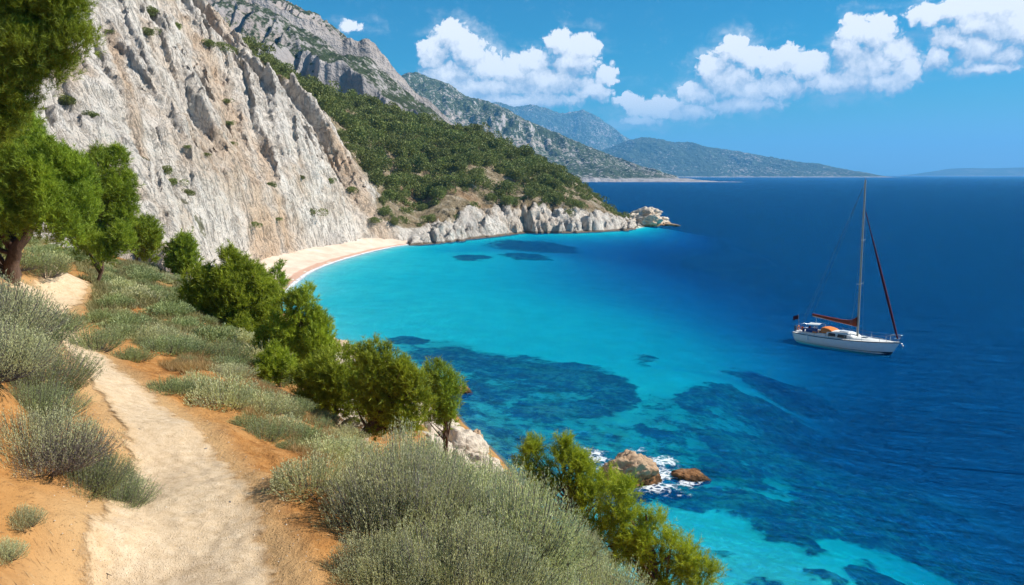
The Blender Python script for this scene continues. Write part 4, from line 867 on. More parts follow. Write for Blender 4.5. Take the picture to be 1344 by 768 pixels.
# stones and a stick lying on the path
for i, (u, v, sz, lab) in enumerate([(241, 621, 0.020, 'dark pebble in the middle of the path'), (269, 589, 0.018, 'small pebble on the path above the dark one'), (301, 658, 0.016, 'small pebble on the path beside the orange bank'), (182, 563, 0.016, 'pebble near the left edge of the path'), (245, 626, 0.013, 'tiny chip just below the dark pebble')]):
    h_ = hit(u, v); o = obj('pebble', rock_mesh('pebble', (sz * 1.6, sz, sz * 0.7), 70 + i, 3), m_twig, loc=(h_[0], h_[1], ground(*h_) + 0.012)); o.rotation_euler = (0, 0, i * 1.1); thing(o, lab, 'pebble', 'pebbles on the path')
h_ = hit(136, 746); q = np.linspace(0, 1, 6); V, F = tubes([np.c_[q * 0.075, 0.006 * np.sin(q * 5) - q * 0.03, 0.004 + 0.002 * np.sin(q * 9)]], [0.004 * (1 - 0.4 * q)], 6)
thing(obj('stick', mesh_np('stick', V, F), m_barkp, loc=(h_[0], h_[1], ground(*h_) - 0.002)), 'short dark stick lying on the sand at the bottom of the path', 'stick')
rg = np.random.default_rng(81); n_ = 16000; lx = rg.uniform(-6.5, 0.6, n_); ly = rg.uniform(4.0, 15, n_); okk = (path_sd(lx, ly) < -0.02 + 0.2 * rg.uniform(-1, 1, n_)**3) & (perlin(lx * 1.3, ly * 1.3, 0, 5) > rg.uniform(-0.6, 0.5, n_)); lx, ly = lx[okk], ly[okk]; lz = fore_z(lx, ly)[0]
la = rg.normal(0.5, 0.8, len(lx)); ll = rg.uniform(0.015, 0.075, len(lx)) ; b0_ = np.c_[lx, ly, lz + 0.004]; x1_, y1_ = lx + np.cos(la) * ll, ly + np.sin(la) * ll
t0_ = np.c_[x1_, y1_, fore_z(x1_, y1_)[0] + rg.uniform(0.002, 0.02, len(lx))]; V, F = blades(b0_, t0_, rg.uniform(0.002, 0.005, len(lx)), rg=rg)
m_lit, t = mat('dead_straw'); ri = t.n('ShaderNodeNewGeometry').outputs['Random Per Island']; out_surf(t, pbsdf(t, t.ramp(ri, [(0, (0.10, 0.055, 0.03)), (0.45, (0.30, 0.17, 0.07)), (1, (0.62, 0.45, 0.24))]), 0.9))
obj('dry_litter', mesh_np('dry_litter', V, F, smooth=False), m_lit, kind='stuff', label='dead straw and twigs littering the orange soil')
rg = np.random.default_rng(8); n_ = 5200; gx2 = rg.uniform(-5.2, -0.9, n_); gy2 = rg.uniform(4.2, 15, n_) ** 1.0; okk = path_sd(gx2, gy2) > -0.25; gx2, gy2 = gx2[okk], gy2[okk]; gz2 = fore_z(gx2, gy2)[0]
oc = np.array([(1, 0, 0), (0, 1, 0), (-1, 0, 0), (0, -1, 0), (0, 0, 0.7), (0, 0, -0.5)]); of = np.array([(0, 1, 4), (1, 2, 4), (2, 3, 4), (3, 0, 4), (1, 0, 5), (2, 1, 5), (3, 2, 5), (0, 3, 5)])
sz = rg.uniform(0.002, 0.008, len(gx2)) * np.where(rg.uniform(0, 1, len(gx2)) < 0.04, 1.8, 1); ov = oc[None] * rg.uniform(0.6, 1.3, (len(gx2), 6, 1)) * sz[:, None, None]
V = (ov + np.stack([gx2, gy2, gz2 + 0.020], -1)[:, None]).reshape(-1, 3); F = (of[None] + 6 * np.arange(len(gx2))[:, None, None]).reshape(-1, 3)
m_grit, t = mat('grit'); ri = t.n('ShaderNodeNewGeometry').outputs['Random Per Island']; out_surf(t, pbsdf(t, t.ramp(ri, [(0, (0.24, 0.16, 0.10)), (0.5, (0.50, 0.38, 0.26)), (1, (0.66, 0.58, 0.47))]), 0.9))
obj('gravel', mesh_np('gravel', V, F, smooth=False), m_grit, kind='stuff', label='fine grit scattered over the sandy path')

# ------------------------------------------------------------------ pines
def pine(label, base, lobes, Y, seed, trunk_r=0.09, m_n=None, nlen=0.085, nw=0.009, dens=1.0, depth=0.8, spr=(15, 24), group=None, lean=None, shoot=0.16, cover=1.0, fat=1.0):
    """lobes: (u, v, radius in pixels, distance offset) - masses of the crown, each broken into clumps of needled shoots"""
    rg = np.random.default_rng(seed); bx, by, bz = base; C, Rr = [], []
    for (u, v, rp, dy) in lobes:
        rp = rp * fat; y = Y + dy; x, _, z = at_y(u, v, y); r = rp / FPX * y / math.cos(PITCH)
        n = max(4, int((rp / 15.0)**2 * 2.6 * dens)) if rp > 14 else 3
        for _ in range(n):
            d = unit(rg.normal(size=3)); q = rg.uniform(0.25, 1.0) ** 0.5
            C.append((x + d[0] * r * q * 0.85, y + d[1] * r * q * 0.8 * depth, z + d[2] * r * q * 0.85)); Rr.append(r * rg.uniform(0.30, 0.46) if rp > 22 else r * rg.uniform(0.5, 0.75))
    C = np.array(C); Rr = np.array(Rr)
    B, T, N = [], [], []
    for c, r in zip(C, Rr):
        n = int(np.clip(85 * (r / 0.3) ** 2 * (0.16 / shoot) ** 2 * cover, 18, 900))
        d = unit(rg.normal(size=(n, 3)) * (1, 1, 0.85) + (0, 0, 0.30)); q = rg.uniform(0.35, 1.0, (n, 1)) ** 0.6
        tz = np.clip(d[:, 2:], 0, 1); p = c + d * r * q * np.array([0.95, 0.95, 1.30]) * np.concatenate([1 - 0.5 * tz, 1 - 0.5 * tz, np.ones_like(tz)], 1)
        dirn = unit(d * 0.7 + np.array([0, 0, 0.85]) + rg.normal(size=(n, 3)) * 0.25)
        L = shoot * rg.uniform(0.6, 1.3, (n, 1))
        B.append(p); T.append(p + dirn * L); N.append(n)
    B = np.vstack(B); T = np.vstack(T); nn = int(rg.integers(*spr))
    s = rg.uniform(0.0, 1.0, (len(B), nn, 1)); ax = unit(T - B)[:, None]
    pos = B[:, None] * (1 - s) + T[:, None] * s
    rad = rg.normal(size=pos.shape); rad = unit(rad - (rad * ax).sum(-1, keepdims=True) * ax)
    nd = unit(ax * rg.uniform(0.55, 1.2, (len(B), nn, 1)) + rad * 0.8)
    V, F = needles_tri(pos.reshape(-1, 3), (pos + nd * nlen * rg.uniform(0.7, 1.2, (len(B), nn, 1))).reshape(-1, 3), nw, rg)
    root = bpy.data.objects.new('pine_tree', None); COL.objects.link(root); root.location = base; root.empty_display_size = 0.3
    off = np.array(base)
    crown = mesh_np('crown', V - off, F, {'dry': np.zeros(len(V))}, smooth=False); obj('crown', crown, m_n or m_pine, root)
    # trunk: from the base towards the crown's middle, limbs branch off it
    cm = C.mean(0); topz = C[:, 2].max(); tp = np.array([cm[0], cm[1], cm[2] * 0.4 + topz * 0.6]) if lean is None else np.array(lean)
    q = np.linspace(0, 1, 14)[:, None]; b0 = off + (0, 0, -0.25)
    md = (b0 + tp) / 2 + np.array([rg.normal() * 0.12, rg.normal() * 0.1, 0.0]) * np.linalg.norm(tp - b0) * 0.6
    tr = (1 - q)**2 * b0 + 2 * q * (1 - q) * md + q**2 * tp
    tr[1:-1] += rg.normal(size=(12, 3)) * 0.015 * np.linalg.norm(tp - b0)
    rad_ = trunk_r * (1 - q[:, 0] * 0.85); rad_[0] *= 1.35; rad_[1] *= 1.1
    paths, radii = [tr - off], [rad_]; lp, lr = [], []
    order = np.argsort(-Rr)[:min(len(C), 70)]
    for i in order:
        c = C[i]; k = int(np.clip(np.argmin(np.linalg.norm(tr - c, axis=1)) - rg.integers(1, 5), 2, 12)); a = tr[k]; qq = np.linspace(0, 1, 7)[:, None]
        mm = a * 0.5 + c * 0.5 + np.array([0, 0, -0.08]) * np.linalg.norm(c - a) + rg.normal(size=3) * 0.07 * np.linalg.norm(c - a)
        pth = (1 - qq)**2 * a + 2 * qq * (1 - qq) * mm + qq**2 * c; r0 = min(rad_[k] * 0.6, 0.012 + 0.022 * np.linalg.norm(c - a))
        lp.append(pth - off); lr.append(np.linspace(r0, max(0.004, r0 * 0.2), 7))
    V, F = tubes(paths, radii, 9); obj('trunk', mesh_np('trunk', V, F), m_bark, root)
    V, F = tubes(lp, lr, 5); obj('limbs', mesh_np('limbs', V, F), m_bark, root)
    thing(root, label, 'tree', group); return root, len(B) * nn
tot = 0
def on_ground(u, Y):
    x = (u - 672) / FPX * Y / 0.99; return (x, Y, ground(x, Y))
PN = []
# left: leaning pine over the path
r0 = on_ground(10, 17.5)
PN.append(pine('large leaning pine with a forked dark trunk over the far bend of the path', (r0[0], r0[1], r0[2]), [(20, 200, 52, -0.5), (-40, 215, 60, 0), (60, 230, 48, -1.0), (95, 232, 34, -0.6), (30, 270, 45, -1.2), (75, 285, 38, -1.4), (-20, 290, 45, 0), (110, 270, 30, -1), (20, 240, 45, 1), (80, 308, 18, -1.2), (-70, 300, 50, 0)], 17.5, 201, 0.19, m_pined, 0.105, 0.011, 1.0, 1.0, cover=1.1, shoot=0.155,
          lean=at_y(75, 225, 17.0)))
PN.append(pine('tall dark pine whose crown fills the upper left corner', (-9.2, 10.2, ground(-9.2, 10.2)), [(-10, 20, 60, 0), (50, 20, 45, 0.3), (85, 35, 34, 0.1), (105, 55, 22, 0), (40, 75, 45, 0), (-20, 90, 60, 0), (70, 85, 30, 0.3), (20, 125, 36, 0.2), (-30, 150, 50, 0), (-90, 60, 80, 0), (60, -30, 50, 0), (-20, -50, 70, 0), (85, -10, 30, 0), (5, 168, 30, 0.2)], 11.5, 202, 0.2, m_pined, 0.085, 0.007, 1.0, 1.0, cover=1.0, shoot=0.13,
          lean=at_y(-60, 40, 10.8)))
r0 = on_ground(132, 24); PN.append(pine('bright green pine at the end of the path behind the leaning one', r0, [(140, 235, 34, 0), (150, 265, 30, 0), (120, 260, 34, 0.5), (162, 285, 20, 0), (135, 295, 32, 0), (150, 215, 18, 0), (110, 300, 28, 0), (140, 318, 24, -1.), (118, 325, 22, -.6), (160, 312, 20, -1), (135, 338, 15, -1.2), (150, 332, 12, -1)], 24, 203, 0.06, m_pined, 0.13, 0.014, 1.1, shoot=0.18, cover=1.15))
r0 = on_ground(176, 37); PN.append(pine('small dark pine leaning on the ridge before the cliff', (r0[0], r0[1], r0[2]), [(185, 312, 20, 0), (196, 326, 15, 0), (176, 302, 14, 0), (190, 338, 12, 0), (172, 322, 10, .3)], 37, 204, 0.1, m_pined, 0.20, 0.03, 2.0, shoot=0.30, cover=1.2))
r0 = on_ground(243, 33); PN.append(pine('small round pine standing alone on the edge of the slope', (r0[0], r0[1], at_y(243, 368, 33)[2]), [(240, 340, 20, 0), (228, 350, 12, 0), (253, 352, 13, 0), (242, 326, 9, 0)], 33, 205, 0.08, m_pined, 0.18, 0.026, 2.2, shoot=0.26, cover=1.2))
# the belt below the path
PN.append(pine('bushy twin-topped pine in front of the beach', (-7.6, 22.2, ground(-7.6, 22.2)), [(296, 365, 24, 0), (320, 372, 24, 0.2), (270, 385, 24, 0), (300, 400, 34, 0), (340, 385, 20, 0.4), (258, 402, 16, 0), (335, 415, 28, 0), (298, 345, 11, 0), (322, 352, 9, 0), (350, 395, 16, 0), (280, 425, 22, 0), (365, 402, 10, .4), (320, 440, 22, -.5), (350, 425, 18, 0), (305, 450, 16, -.6)], 22, 206, 0.11, None, 0.12, 0.016, 1.35, shoot=0.19, cover=1.1, fat=1.22))
PN.append(pine('slim pine top standing out against the beach', (-6.6, 24.5, ground(-6.6, 24.5)), [(366, 358, 9, 0), (374, 372, 9, 0), (360, 380, 12, 0)], 24.5, 217, 0.05, m_pined, 0.12, 0.016, 2.4, shoot=0.18))
PN.append(pine('pine with a ragged top below the twin-topped one', (-4.9, 19.5, ground(-4.9, 19.5)), [(385, 410, 20, 0), (400, 440, 26, 0), (378, 440, 20, 0), (415, 470, 24, 0), (400, 400, 12, 0), (425, 440, 12, 0.3), (395, 470, 24, 0), (430, 455, 12, .2), (360, 445, 16, 0), (380, 490, 16, 0)], 19, 207, 0.1, None, 0.11, 0.014, 1.35, shoot=0.17, cover=1.1, fat=1.25))
PN.append(pine('low yellow-green pine bush between the path shrubs and the pines', (-4.9, 16.3, ground(-4.9, 16.3)), [(358, 480, 18, 0), (345, 490, 10, 0), (372, 488, 12, 0), (362, 470, 9, 0)], 16, 208, 0.05, None, 0.10, 0.012, 2.0, shoot=0.14, fat=1.2))
PN.append(pine('broad pine filling the middle of the belt', (-3.7, 16.0, ground(-3.7, 16.0)), [(440, 490, 28, 0), (420, 505, 26, 0), (450, 515, 22, 0), (400, 505, 18, 0), (435, 530, 20, 0), (455, 470, 14, .2), (405, 530, 16, 0), (470, 500, 18, .3), (465, 535, 18, 0), (480, 475, 12, .3)], 15.5, 209, 0.09, None, 0.10, 0.012, 1.4, shoot=0.16, cover=1.1, fat=1.25))
PN.append(pine('rounded pine with a long bare leaning branch', (-3.1, 14.6, ground(-3.1, 14.6)), [(485, 470, 14, 0), (500, 490, 28, 0), (530, 505, 28, 0), (515, 535, 30, 0), (545, 530, 20, 0), (485, 520, 24, 0), (500, 555, 22, 0.2), (540, 555, 16, 0), (545, 495, 12, 0)], 14.5, 210, 0.085, None, 0.095, 0.011, 1.5, shoot=0.15, cover=1.15, lean=at_y(525, 490, 14.3), fat=1.15))
PN.append(pine('narrow darker pine at the right end of the belt', (-1.75, 21.0, ground(-1.75, 21.0)), [(570, 490, 12, 0), (580, 510, 18, 0), (592, 530, 12, 0), (575, 535, 18, 0), (590, 515, 10, 0), (562, 510, 12, 0), (594, 546, 7, 0), (568, 550, 12, 0), (560, 535, 12, 0), (585, 552, 11, 0)], 21, 211, 0.08, m_pined, 0.12, 0.015, 1.8, shoot=0.18, cover=1.1, fat=1.15))
m_lime = leaf_mat('lime_pine_needles', (0.17, 0.21, 0.014), (0.43, 0.46, 0.045), 0.42, noise_scale=2.5)
PN.append(pine('lime-green pine rising behind the large sage shrubs', (1.0, 10.2, ground(1.0, 10.2)), [(700, 608, 18, 0), (693, 625, 16, 0), (738, 600, 16, 0), (745, 620, 22, 0), (720, 640, 26, 0), (765, 640, 26, 0), (770, 612, 12, 0), (700, 650, 18, 0), (795, 650, 20, 0), (755, 670, 26, 0), (740, 585, 6, 0), (703, 590, 7, 0)], 10.5, 212, 0.06, m_lime, 0.08, 0.007, 1.5, shoot=0.17, cover=1.15))
PN.append(pine('lime-green pine spreading into the bottom right over the water', (2.2, 9.6, ground(2.2, 9.6)), [(815, 665, 22, 0), (800, 690, 28, 0), (835, 700, 28, 0), (860, 690, 14, 0), (880, 715, 18, 0), (900, 725, 16, 0), (850, 735, 30, 0), (890, 750, 24, 0), (920, 745, 16, 0), (935, 752, 10, 0), (810, 730, 30, 0), (780, 710, 24, 0), (910, 775, 22, 0), (860, 775, 26, 0), (822, 648, 10, 0)], 9.6, 213, 0.07, m_lime, 0.075, 0.0065, 1.5, shoot=0.16, cover=1.15))
open('/tmp/info.txt', 'w').write('needles %d' % sum(p[1] for p in PN)) if False else None

# ------------------------------------------------------------------ scrub on the green headland and on the cliff
def scrub_proto(seed, n, leaf=0.5):
    rg = np.random.default_rng(seed); cl = []
    nc = 9
    cc = np.c_[rg.normal(size=(nc, 2)) * 0.42, rg.uniform(0.3, 0.75, nc)]; cr_ = rg.uniform(0.35, 0.55, nc); i = rg.integers(0, nc, n)
    d = unit(rg.normal(size=(n, 3)) + (0, 0, 0.35)); p = cc[i] + d * (cr_[i] * rg.uniform(0.75, 1.05, n))[:, None]; p[:, 2] = np.maximum(p[:, 2], 0.02)
    tdir = unit(d * 0.6 + rg.normal(size=(n, 3)) * 0.6 + (0, 0, 0.3))
    V, F = blades(p, p + tdir * leaf * rg.uniform(0.6, 1.2, (n, 1)), leaf * 0.7, rg=rg)
    me = mesh_np('scrub', V, F, {'dry': np.zeros(len(V))}, smooth=False); me.materials.append(m_scrub); return me, V, F
SP = [scrub_proto(300 + i, 1700, 0.13) for i in range(5)]
SL = [scrub_proto(320 + i, 230, 0.27) for i in range(3)]
mz = lambda x, y: massif_z(x, y)
rg = np.random.default_rng(77)
N = 60000; qx = rg.uniform(-170, 60, N); qy = rg.uniform(150, 315, N)
zz, cl_, sd_, hl_ = mz(qx, qy)
dens_ = sstep(perlin(qx / 16, qy / 16, 0, 401) + 0.35 * perlin(qx / 5, qy / 5, 0, 402) + sstep(sd_, 14, 50) * 0.85 - 0.12 * sstep(qx, -15, 40), 0.0, 0.8)
ok = (cl_ < 0.35) & (sd_ > 5) & (zz > 1.5) & (rg.uniform(0, 1, N) < (0.02 + 0.42 * dens_))
qx, qy, zz, sd_ = qx[ok], qy[ok], zz[ok], sd_[ok]
rr_ = rg.uniform(0.7, 2.2, len(qx)) * (1 - 0.45 * sstep(qx, 0, 40)) * np.where(rg.uniform(0, 1, len(qx)) < 0.25, 1.5, 1.0) * (0.75 + 0.35 * sstep(sd_, 10, 50))
# thin out overlaps
keepi = []; cell = {}
for i in np.argsort(-rr_):
    kx, ky = int(qx[i] // 3), int(qy[i] // 3); bad = False
    for a in (-1, 0, 1):
        for b in (-1, 0, 1):
            for j in cell.get((kx + a, ky + b), ()):
                if (qx[i] - qx[j])**2 + (qy[i] - qy[j])**2 < (0.74 * (rr_[i] + rr_[j]))**2: bad = True; break
            if bad: break
        if bad: break
    if not bad: cell.setdefault((kx, ky), []).append(i); keepi.append(i)
keepi = np.array(keepi)
app = rr_[keepi] / qy[keepi]
# leave out those hidden behind the skyline: sight line from the camera must clear the slope
def visible(x, y, z, r):
    tt = np.linspace(0.55, 0.985, 26)[None]; px_, py_ = x[:, None] * tt, y[:, None] * tt; pz_ = CAM_Z + (z + 1.4 * r - CAM_Z)[:, None] * tt
    return (massif_f(px_, py_) < pz_ + 1.2).all(1)
vis = visible(qx[keepi], qy[keepi], zz[keepi], rr_[keepi]); keepi = keepi[vis]; app = app[vis]
od = keepi[np.argsort(-app)]
hs = 'evergreen bushes covering the green headland'
for i in od[:300]:
    me_ = SP[int(rg.integers(0, 5))][0]
    o = obj('evergreen_bush', me_, loc=(qx[i], qy[i], zz[i] - 0.3)); s_ = rr_[i]; o.scale = (s_ * 1.15, s_ * 1.15, s_ * rg.uniform(1.0, 1.45)); o.rotation_euler = (0, 0, rg.uniform(0, 6))
    thing(o, 'one of the larger dark evergreen bushes dotting the green headland', 'bush', hs)
VV, FF = [], []; off = 0
rest = od[300:5200]
for i in rest:
    _, V, F = SL[int(rg.integers(0, 3))]; a = rg.uniform(0, 6); ca, sa = math.cos(a), math.sin(a); s_ = rr_[i] * 1.1
    W_ = np.c_[(V[:, 0] * ca - V[:, 1] * sa) * s_ + qx[i], (V[:, 0] * sa + V[:, 1] * ca) * s_ + qy[i], V[:, 2] * s_ * 1.15 + zz[i] - 0.3]
    VV.append(W_); FF.append(F + off); off += len(V)
print('scrub', len(od))
obj('maquis', mesh_np('maquis', np.vstack(VV), np.vstack(FF), {'dry': np.zeros(off)}, smooth=False), m_scrub, kind='stuff', label='dense low maquis scrub between the larger bushes of the headland')
def mhit(u, v, y0=60, y1=330):
    a, f, z = ray(u, v); Ys = np.arange(y0, y1, 0.25); xs_, zs_ = a * Ys / f, CAM_Z + z * Ys / f; g = massif_z(xs_, Ys)[0]; k = np.argmax(zs_ < g)
    return (xs_[k], Ys[k], g[k]) if zs_[k] < g[k] else None
cb = [(413, 284, 12, 'round green bush on the scree above the beach'), (330, 300, 9, 'bush at the lip of the shallow cave'), (216, 228, 11, 'bush on the long diagonal ledge'), (232, 243, 10, 'second bush down the diagonal ledge'), (247, 257, 9, 'lowest bush on the diagonal ledge'),
      (120, 155, 10, 'bush on the upper ledge near the dark pine'), (90, 135, 12, 'bush left of the upper ledge'), (233, 38, 9, 'dark bush on the top of the white cliff'), (200, 20, 11, 'bush in the gully at the cliff top'), (190, 45, 10, 'bush lower in the cliff-top gully'), (290, 65, 12, 'wide bush on the shoulder of the cliff'), (312, 72, 11, 'bush right of the wide one on the shoulder'), (275, 60, 9, 'small bush left of the wide one on the shoulder'),
      (435, 240, 8, 'bush high on the ochre rib above the beach'), (458, 252, 9, 'bush on the ochre rib nearest the headland'), (505, 280, 10, 'green bush where cliff meets headland'), (492, 292, 8, 'smaller green bush where cliff meets headland'), (395, 235, 6, 'small bush in mid cliff'), (355, 245, 7, 'small bush under the buttress'), (305, 190, 5, 'tiny bush in the ochre gully'), (300, 165, 6, 'bush in the ochre gully'), (295, 135, 6, 'topmost bush of the ochre gully'), (250, 300, 6, 'bush near the cliff foot'), (365, 292, 5, 'bush on the scree left of the round green one'), (145, 45, 5, 'tiny bush on the white face'), (270, 205, 5, 'tiny bush in the middle of the white face'), (245, 195, 5, 'bush beside the grey patch of the face')]
for (u, v, r_, lab) in cb:
    h_ = mhit(u, v)
    if h_ is None: continue
    s_ = r_ / FPX * h_[1] * 0.95; o = obj('cliff_bush', SP[int(rg.integers(0, 5))][0], loc=(h_[0], h_[1], h_[2] - 0.25 * s_)); o.scale = (s_ * 1.2, s_ * 1.1, s_ * 0.9); o.rotation_euler = (0, 0, rg.uniform(0, 6))
    thing(o, lab, 'bush', 'bushes growing on the white cliff')
# ------------------------------------------------------------------ sailing boat at anchor
def simple(name, c, rough=0.4, spec=0.5, metal=0.0, nz=0.0):
    m, t = mat(name); P = t.n('ShaderNodeTexCoord').outputs['Object']
    n = t.noise(P, 3.0, 5, 0.6); cc = t.mix(t.mr(n, 0.4, 0.7, 0, nz), c, tuple(x * 0.6 for x in c))
    out_surf(t, pbsdf(t, cc, rough, t.bump(n, 0.2, 0.02), spec, Metallic=metal)); return m
b_hull = simple('white_gelcoat', (0.74, 0.76, 0.76), 0.25, nz=0.15); b_deck = simple('cream_deck', (0.80, 0.78, 0.72), 0.6, nz=0.2); b_navy = simple('navy_stripe', (0.012, 0.02, 0.045), 0.4)
b_glass = simple('dark_glass', (0.01, 0.013, 0.018), 0.35, 0.3); b_alu = simple('weathered_mast', (0.36, 0.33, 0.28), 0.4, metal=0.4, nz=0.4); b_sail = simple('rust_sail_cover', (0.26, 0.05, 0.022), 0.85, 0.1, nz=0.5)
b_orange = simple('orange_canvas', (0.72, 0.22, 0.06), 0.8, 0.1, nz=0.3); b_blue = simple('blue_canvas', (0.03, 0.07, 0.22), 0.8, 0.1, nz=0.4); b_steel = simple('steel', (0.6, 0.6, 0.6), 0.2, metal=1.0); b_red = simple('maroon_furled_sail', (0.085, 0.014, 0.022), 0.85, 0.1, nz=0.3)
b_wire = simple('rigging_wire', (0.16, 0.16, 0.17), 0.4); b_teak = simple('teak', (0.34, 0.20, 0.10), 0.7, nz=0.5); b_rope = simple('rope_and_buoys', (0.7, 0.62, 0.5), 0.9, nz=0.3)
boat = bpy.data.objects.new('sailing_boat', None); COL.objects.link(boat)
thing(boat, 'white sailing boat with bare mast and rust-red furled sails anchored on deep blue water', 'sailing boat')
LOA = 9.9; beam = 1.5; ang = math.atan2(-0.74, 0.67)
sx_, sy_, _ = at_z(1110, 456)
boat.location = (sx_, sy_, 0); boat.rotation_euler = (0, 0, ang); boat.scale = (0.92, 0.92, 0.92)
# hull: local x forward, y to port
ns, nq = 60, 18
tt = np.linspace(0, 1, ns)
def half_beam(t): return beam * np.clip(np.sin(np.pi * np.clip(0.24 + 0.76 * t, 0, 1)) ** 0.72, 0, 1) * (1 - 0.02 * t)
def sheer(t): return 0.86 + 0.38 * t**2.0 + 0.05 * (1 - t)**2
hx = -LOA / 2 + tt * LOA
def hull_pts(t, s):      # s 0 = sheer, 1 = keel line
    hb = half_beam(t); z = sheer(t) * (1 - s) + s * (-0.45 + 0.35 * np.abs(t - 0.5)**2)
    flare = (1 - 0.10 * s - 0.9 * s**4.0); rake = -0.9 * s * sstep(t, 0.72, 1.0) ** 1.4 + 0.35 * s * sstep(-t, -0.25, 0.0)
    return -LOA / 2 + t * LOA + rake, hb * flare, z
S_, T_ = np.meshgrid(np.linspace(0, 1, nq), tt)
hxx, hyy, hzz = hull_pts(T_, S_)
V1 = np.stack([hxx, hyy, hzz], -1).reshape(-1, 3); V2 = V1 * (1, -1, 1); F1 = grid_faces(ns, nq); n1_ = len(V1)
tr0 = np.arange(nq); trf = np.stack([tr0[:-1], tr0[1:], tr0[1:] + n1_, tr0[:-1] + n1_], -1)
me = mesh_np('hull', np.vstack([V1, V2]), np.vstack([F1, F1[:, ::-1] + n1_, trf]))
hull = obj('hull', me, b_hull, boat)
def strip_on_hull(s0, s1, off, name, m_):
    SS, TT = np.meshgrid(np.linspace(s0, s1, 3), np.linspace(0.0, 1.0, ns)); a, b, c = hull_pts(TT, SS); b = b + off
    V = np.stack([a, b, c], -1).reshape(-1, 3); F = grid_faces(ns, 3); n_ = len(V)
    obj(name, mesh_np(name, np.vstack([V, V * (1, -1, 1)]), np.vstack([F, F[:, ::-1] + n_])), m_, hull)
strip_on_hull(0.60, 1.0, 0.012, 'stripe_and_reflection', b_navy); strip_on_hull(-0.02, 0.035, 0.025, 'rubbing_strake', b_navy)  # navy runs on below the waterline as a painted dark reflection
# deck with camber
yy = np.linspace(-1, 1, 15); DX = hx[:, None] * np.ones(15); DY = half_beam(tt)[:, None] * yy[None]; DZ = sheer(tt)[:, None] + 0.06 * (1 - yy[None]**2) + 0.01
obj('deck', mesh_np('deck', np.stack([DX, DY, DZ], -1).reshape(-1, 3), grid_faces(ns, 15)[:, ::-1]), b_deck, boat)
def loft(name, secs, m_, parent, cap=True):
    """secs: list of (x, [(y, z)...]) open profiles from one side to the other"""
    V = np.array([[(x, y, z) for y, z in pr] for x, pr in secs], float); n, k = V.shape[:2]; F = grid_faces(n, k).tolist()
    import bmesh
    bm = bmesh.new(); vs = [bm.verts.new(p) for p in V.reshape(-1, 3)]
    for f in F: bm.faces.new([vs[i] for i in f])
    if cap: bm.faces.new([vs[i] for i in range(k)]); bm.faces.new([vs[(n - 1) * k + i] for i in range(k)][::-1])
    bmesh.ops.recalc_face_normals(bm, faces=bm.faces); me = bpy.data.meshes.new(name); bm.to_mesh(me); bm.free()
    for p in me.polygons: p.use_smooth = False
    return obj(name, me, m_, parent)
def prof(w, z0, h, r=0.12): return [(-w, z0), (-w * 0.95, z0 + h * 0.75), (-w * 0.8, z0 + h * 0.96), (-w * 0.3, z0 + h * 1.06), (w * 0.3, z0 + h * 1.06), (w * 0.8, z0 + h * 0.96), (w * 0.95, z0 + h * 0.75), (w, z0)]
cabin = loft('cabin', [(-1.55, prof(0.98, 0.9, 0.50)), (-1.2, prof(1.0, 0.9, 0.56)), (0.2, prof(0.98, 0.92, 0.60)), (0.75, prof(0.92, 0.94, 0.48)), (1.1, prof(0.86, 0.96, 0.26)), (2.3, prof(0.60, 1.0, 0.20)), (3.3, prof(0.25, 1.06, 0.10))], b_deck, boat)
for (x0, x1) in [(-1.35, -0.62), (-0.42, 0.45)]:
    for s in (-1, 1):
        w = [(x0, 1.06), (x1, 1.09), (x1 - 0.04, 1.36), (x0 + 0.05, 1.36)]; V = [(x, s * (1.0 - (z - 1.08) * 0.12), z) for x, z in w] + [(x, s * (0.93 - (z - 1.08) * 0.12), z) for x, z in w]
        V = np.array(V); V[:4, 1] += s * 0.035; F = [(0, 1, 2, 3), (7, 6, 5, 4), (0, 4, 5, 1), (1, 5, 6, 2), (2, 6, 7, 3), (3, 7, 4, 0)]
        obj('window', mesh_np('window', V, F, smooth=False), b_glass, cabin)
loft('hatch', [(1.5, prof(0.28, 1.17, 0.07)), (2.0, prof(0.26, 1.18, 0.07))], b_glass, cabin)
loft('coachroof_hatch', [(-0.5, prof(0.36, 1.52, 0.08)), (0.35, prof(0.34, 1.52, 0.08))], b_hull, cabin)
# cockpit well edges, benches, wheel, canopy
loft('coaming', [(-3.9, [(-0.95, 0.9), (-0.9, 1.14), (-0.72, 1.14), (-0.70, 0.93)]), (-1.6, [(-1.0, 0.9), (-0.96, 1.2), (-0.76, 1.2), (-0.74, 0.93)])], b_deck, boat)
loft('coaming', [(-3.9, [(0.70, 0.93), (0.72, 1.14), (0.9, 1.14), (0.95, 0.9)]), (-1.6, [(0.74, 0.93), (0.76, 1.2), (0.96, 1.2), (1.0, 0.9)])], b_deck, boat)
loft('cockpit_sole', [(-3.9, [(-0.69, 0.98), (0.69, 0.98)]), (-1.6, [(-0.69, 0.99), (0.69, 0.99)])], b_teak, boat, cap=False)
hood = loft('spray_hood', [(-2.2, prof(0.80, 1.22, 0.46)), (-1.95, prof(0.84, 1.2, 0.52)), (-1.5, prof(0.80, 1.32, 0.34)), (-1.15, prof(0.78, 1.44, 0.10))], b_orange, boat)
loft('side_cloth', [(-3.6, [(-0.97, 1.12), (-0.95, 1.52)]), (-2.4, [(-1.0, 1.18), (-0.96, 1.62)])], b_blue, boat, cap=False)
loft('bimini', [(-3.7, [(-0.85, 1.78), (0, 1.92), (0.85, 1.78)]), (-2.5, [(-0.88, 1.84), (0, 1.98), (0.88, 1.84)])], b_deck, boat, cap=False)
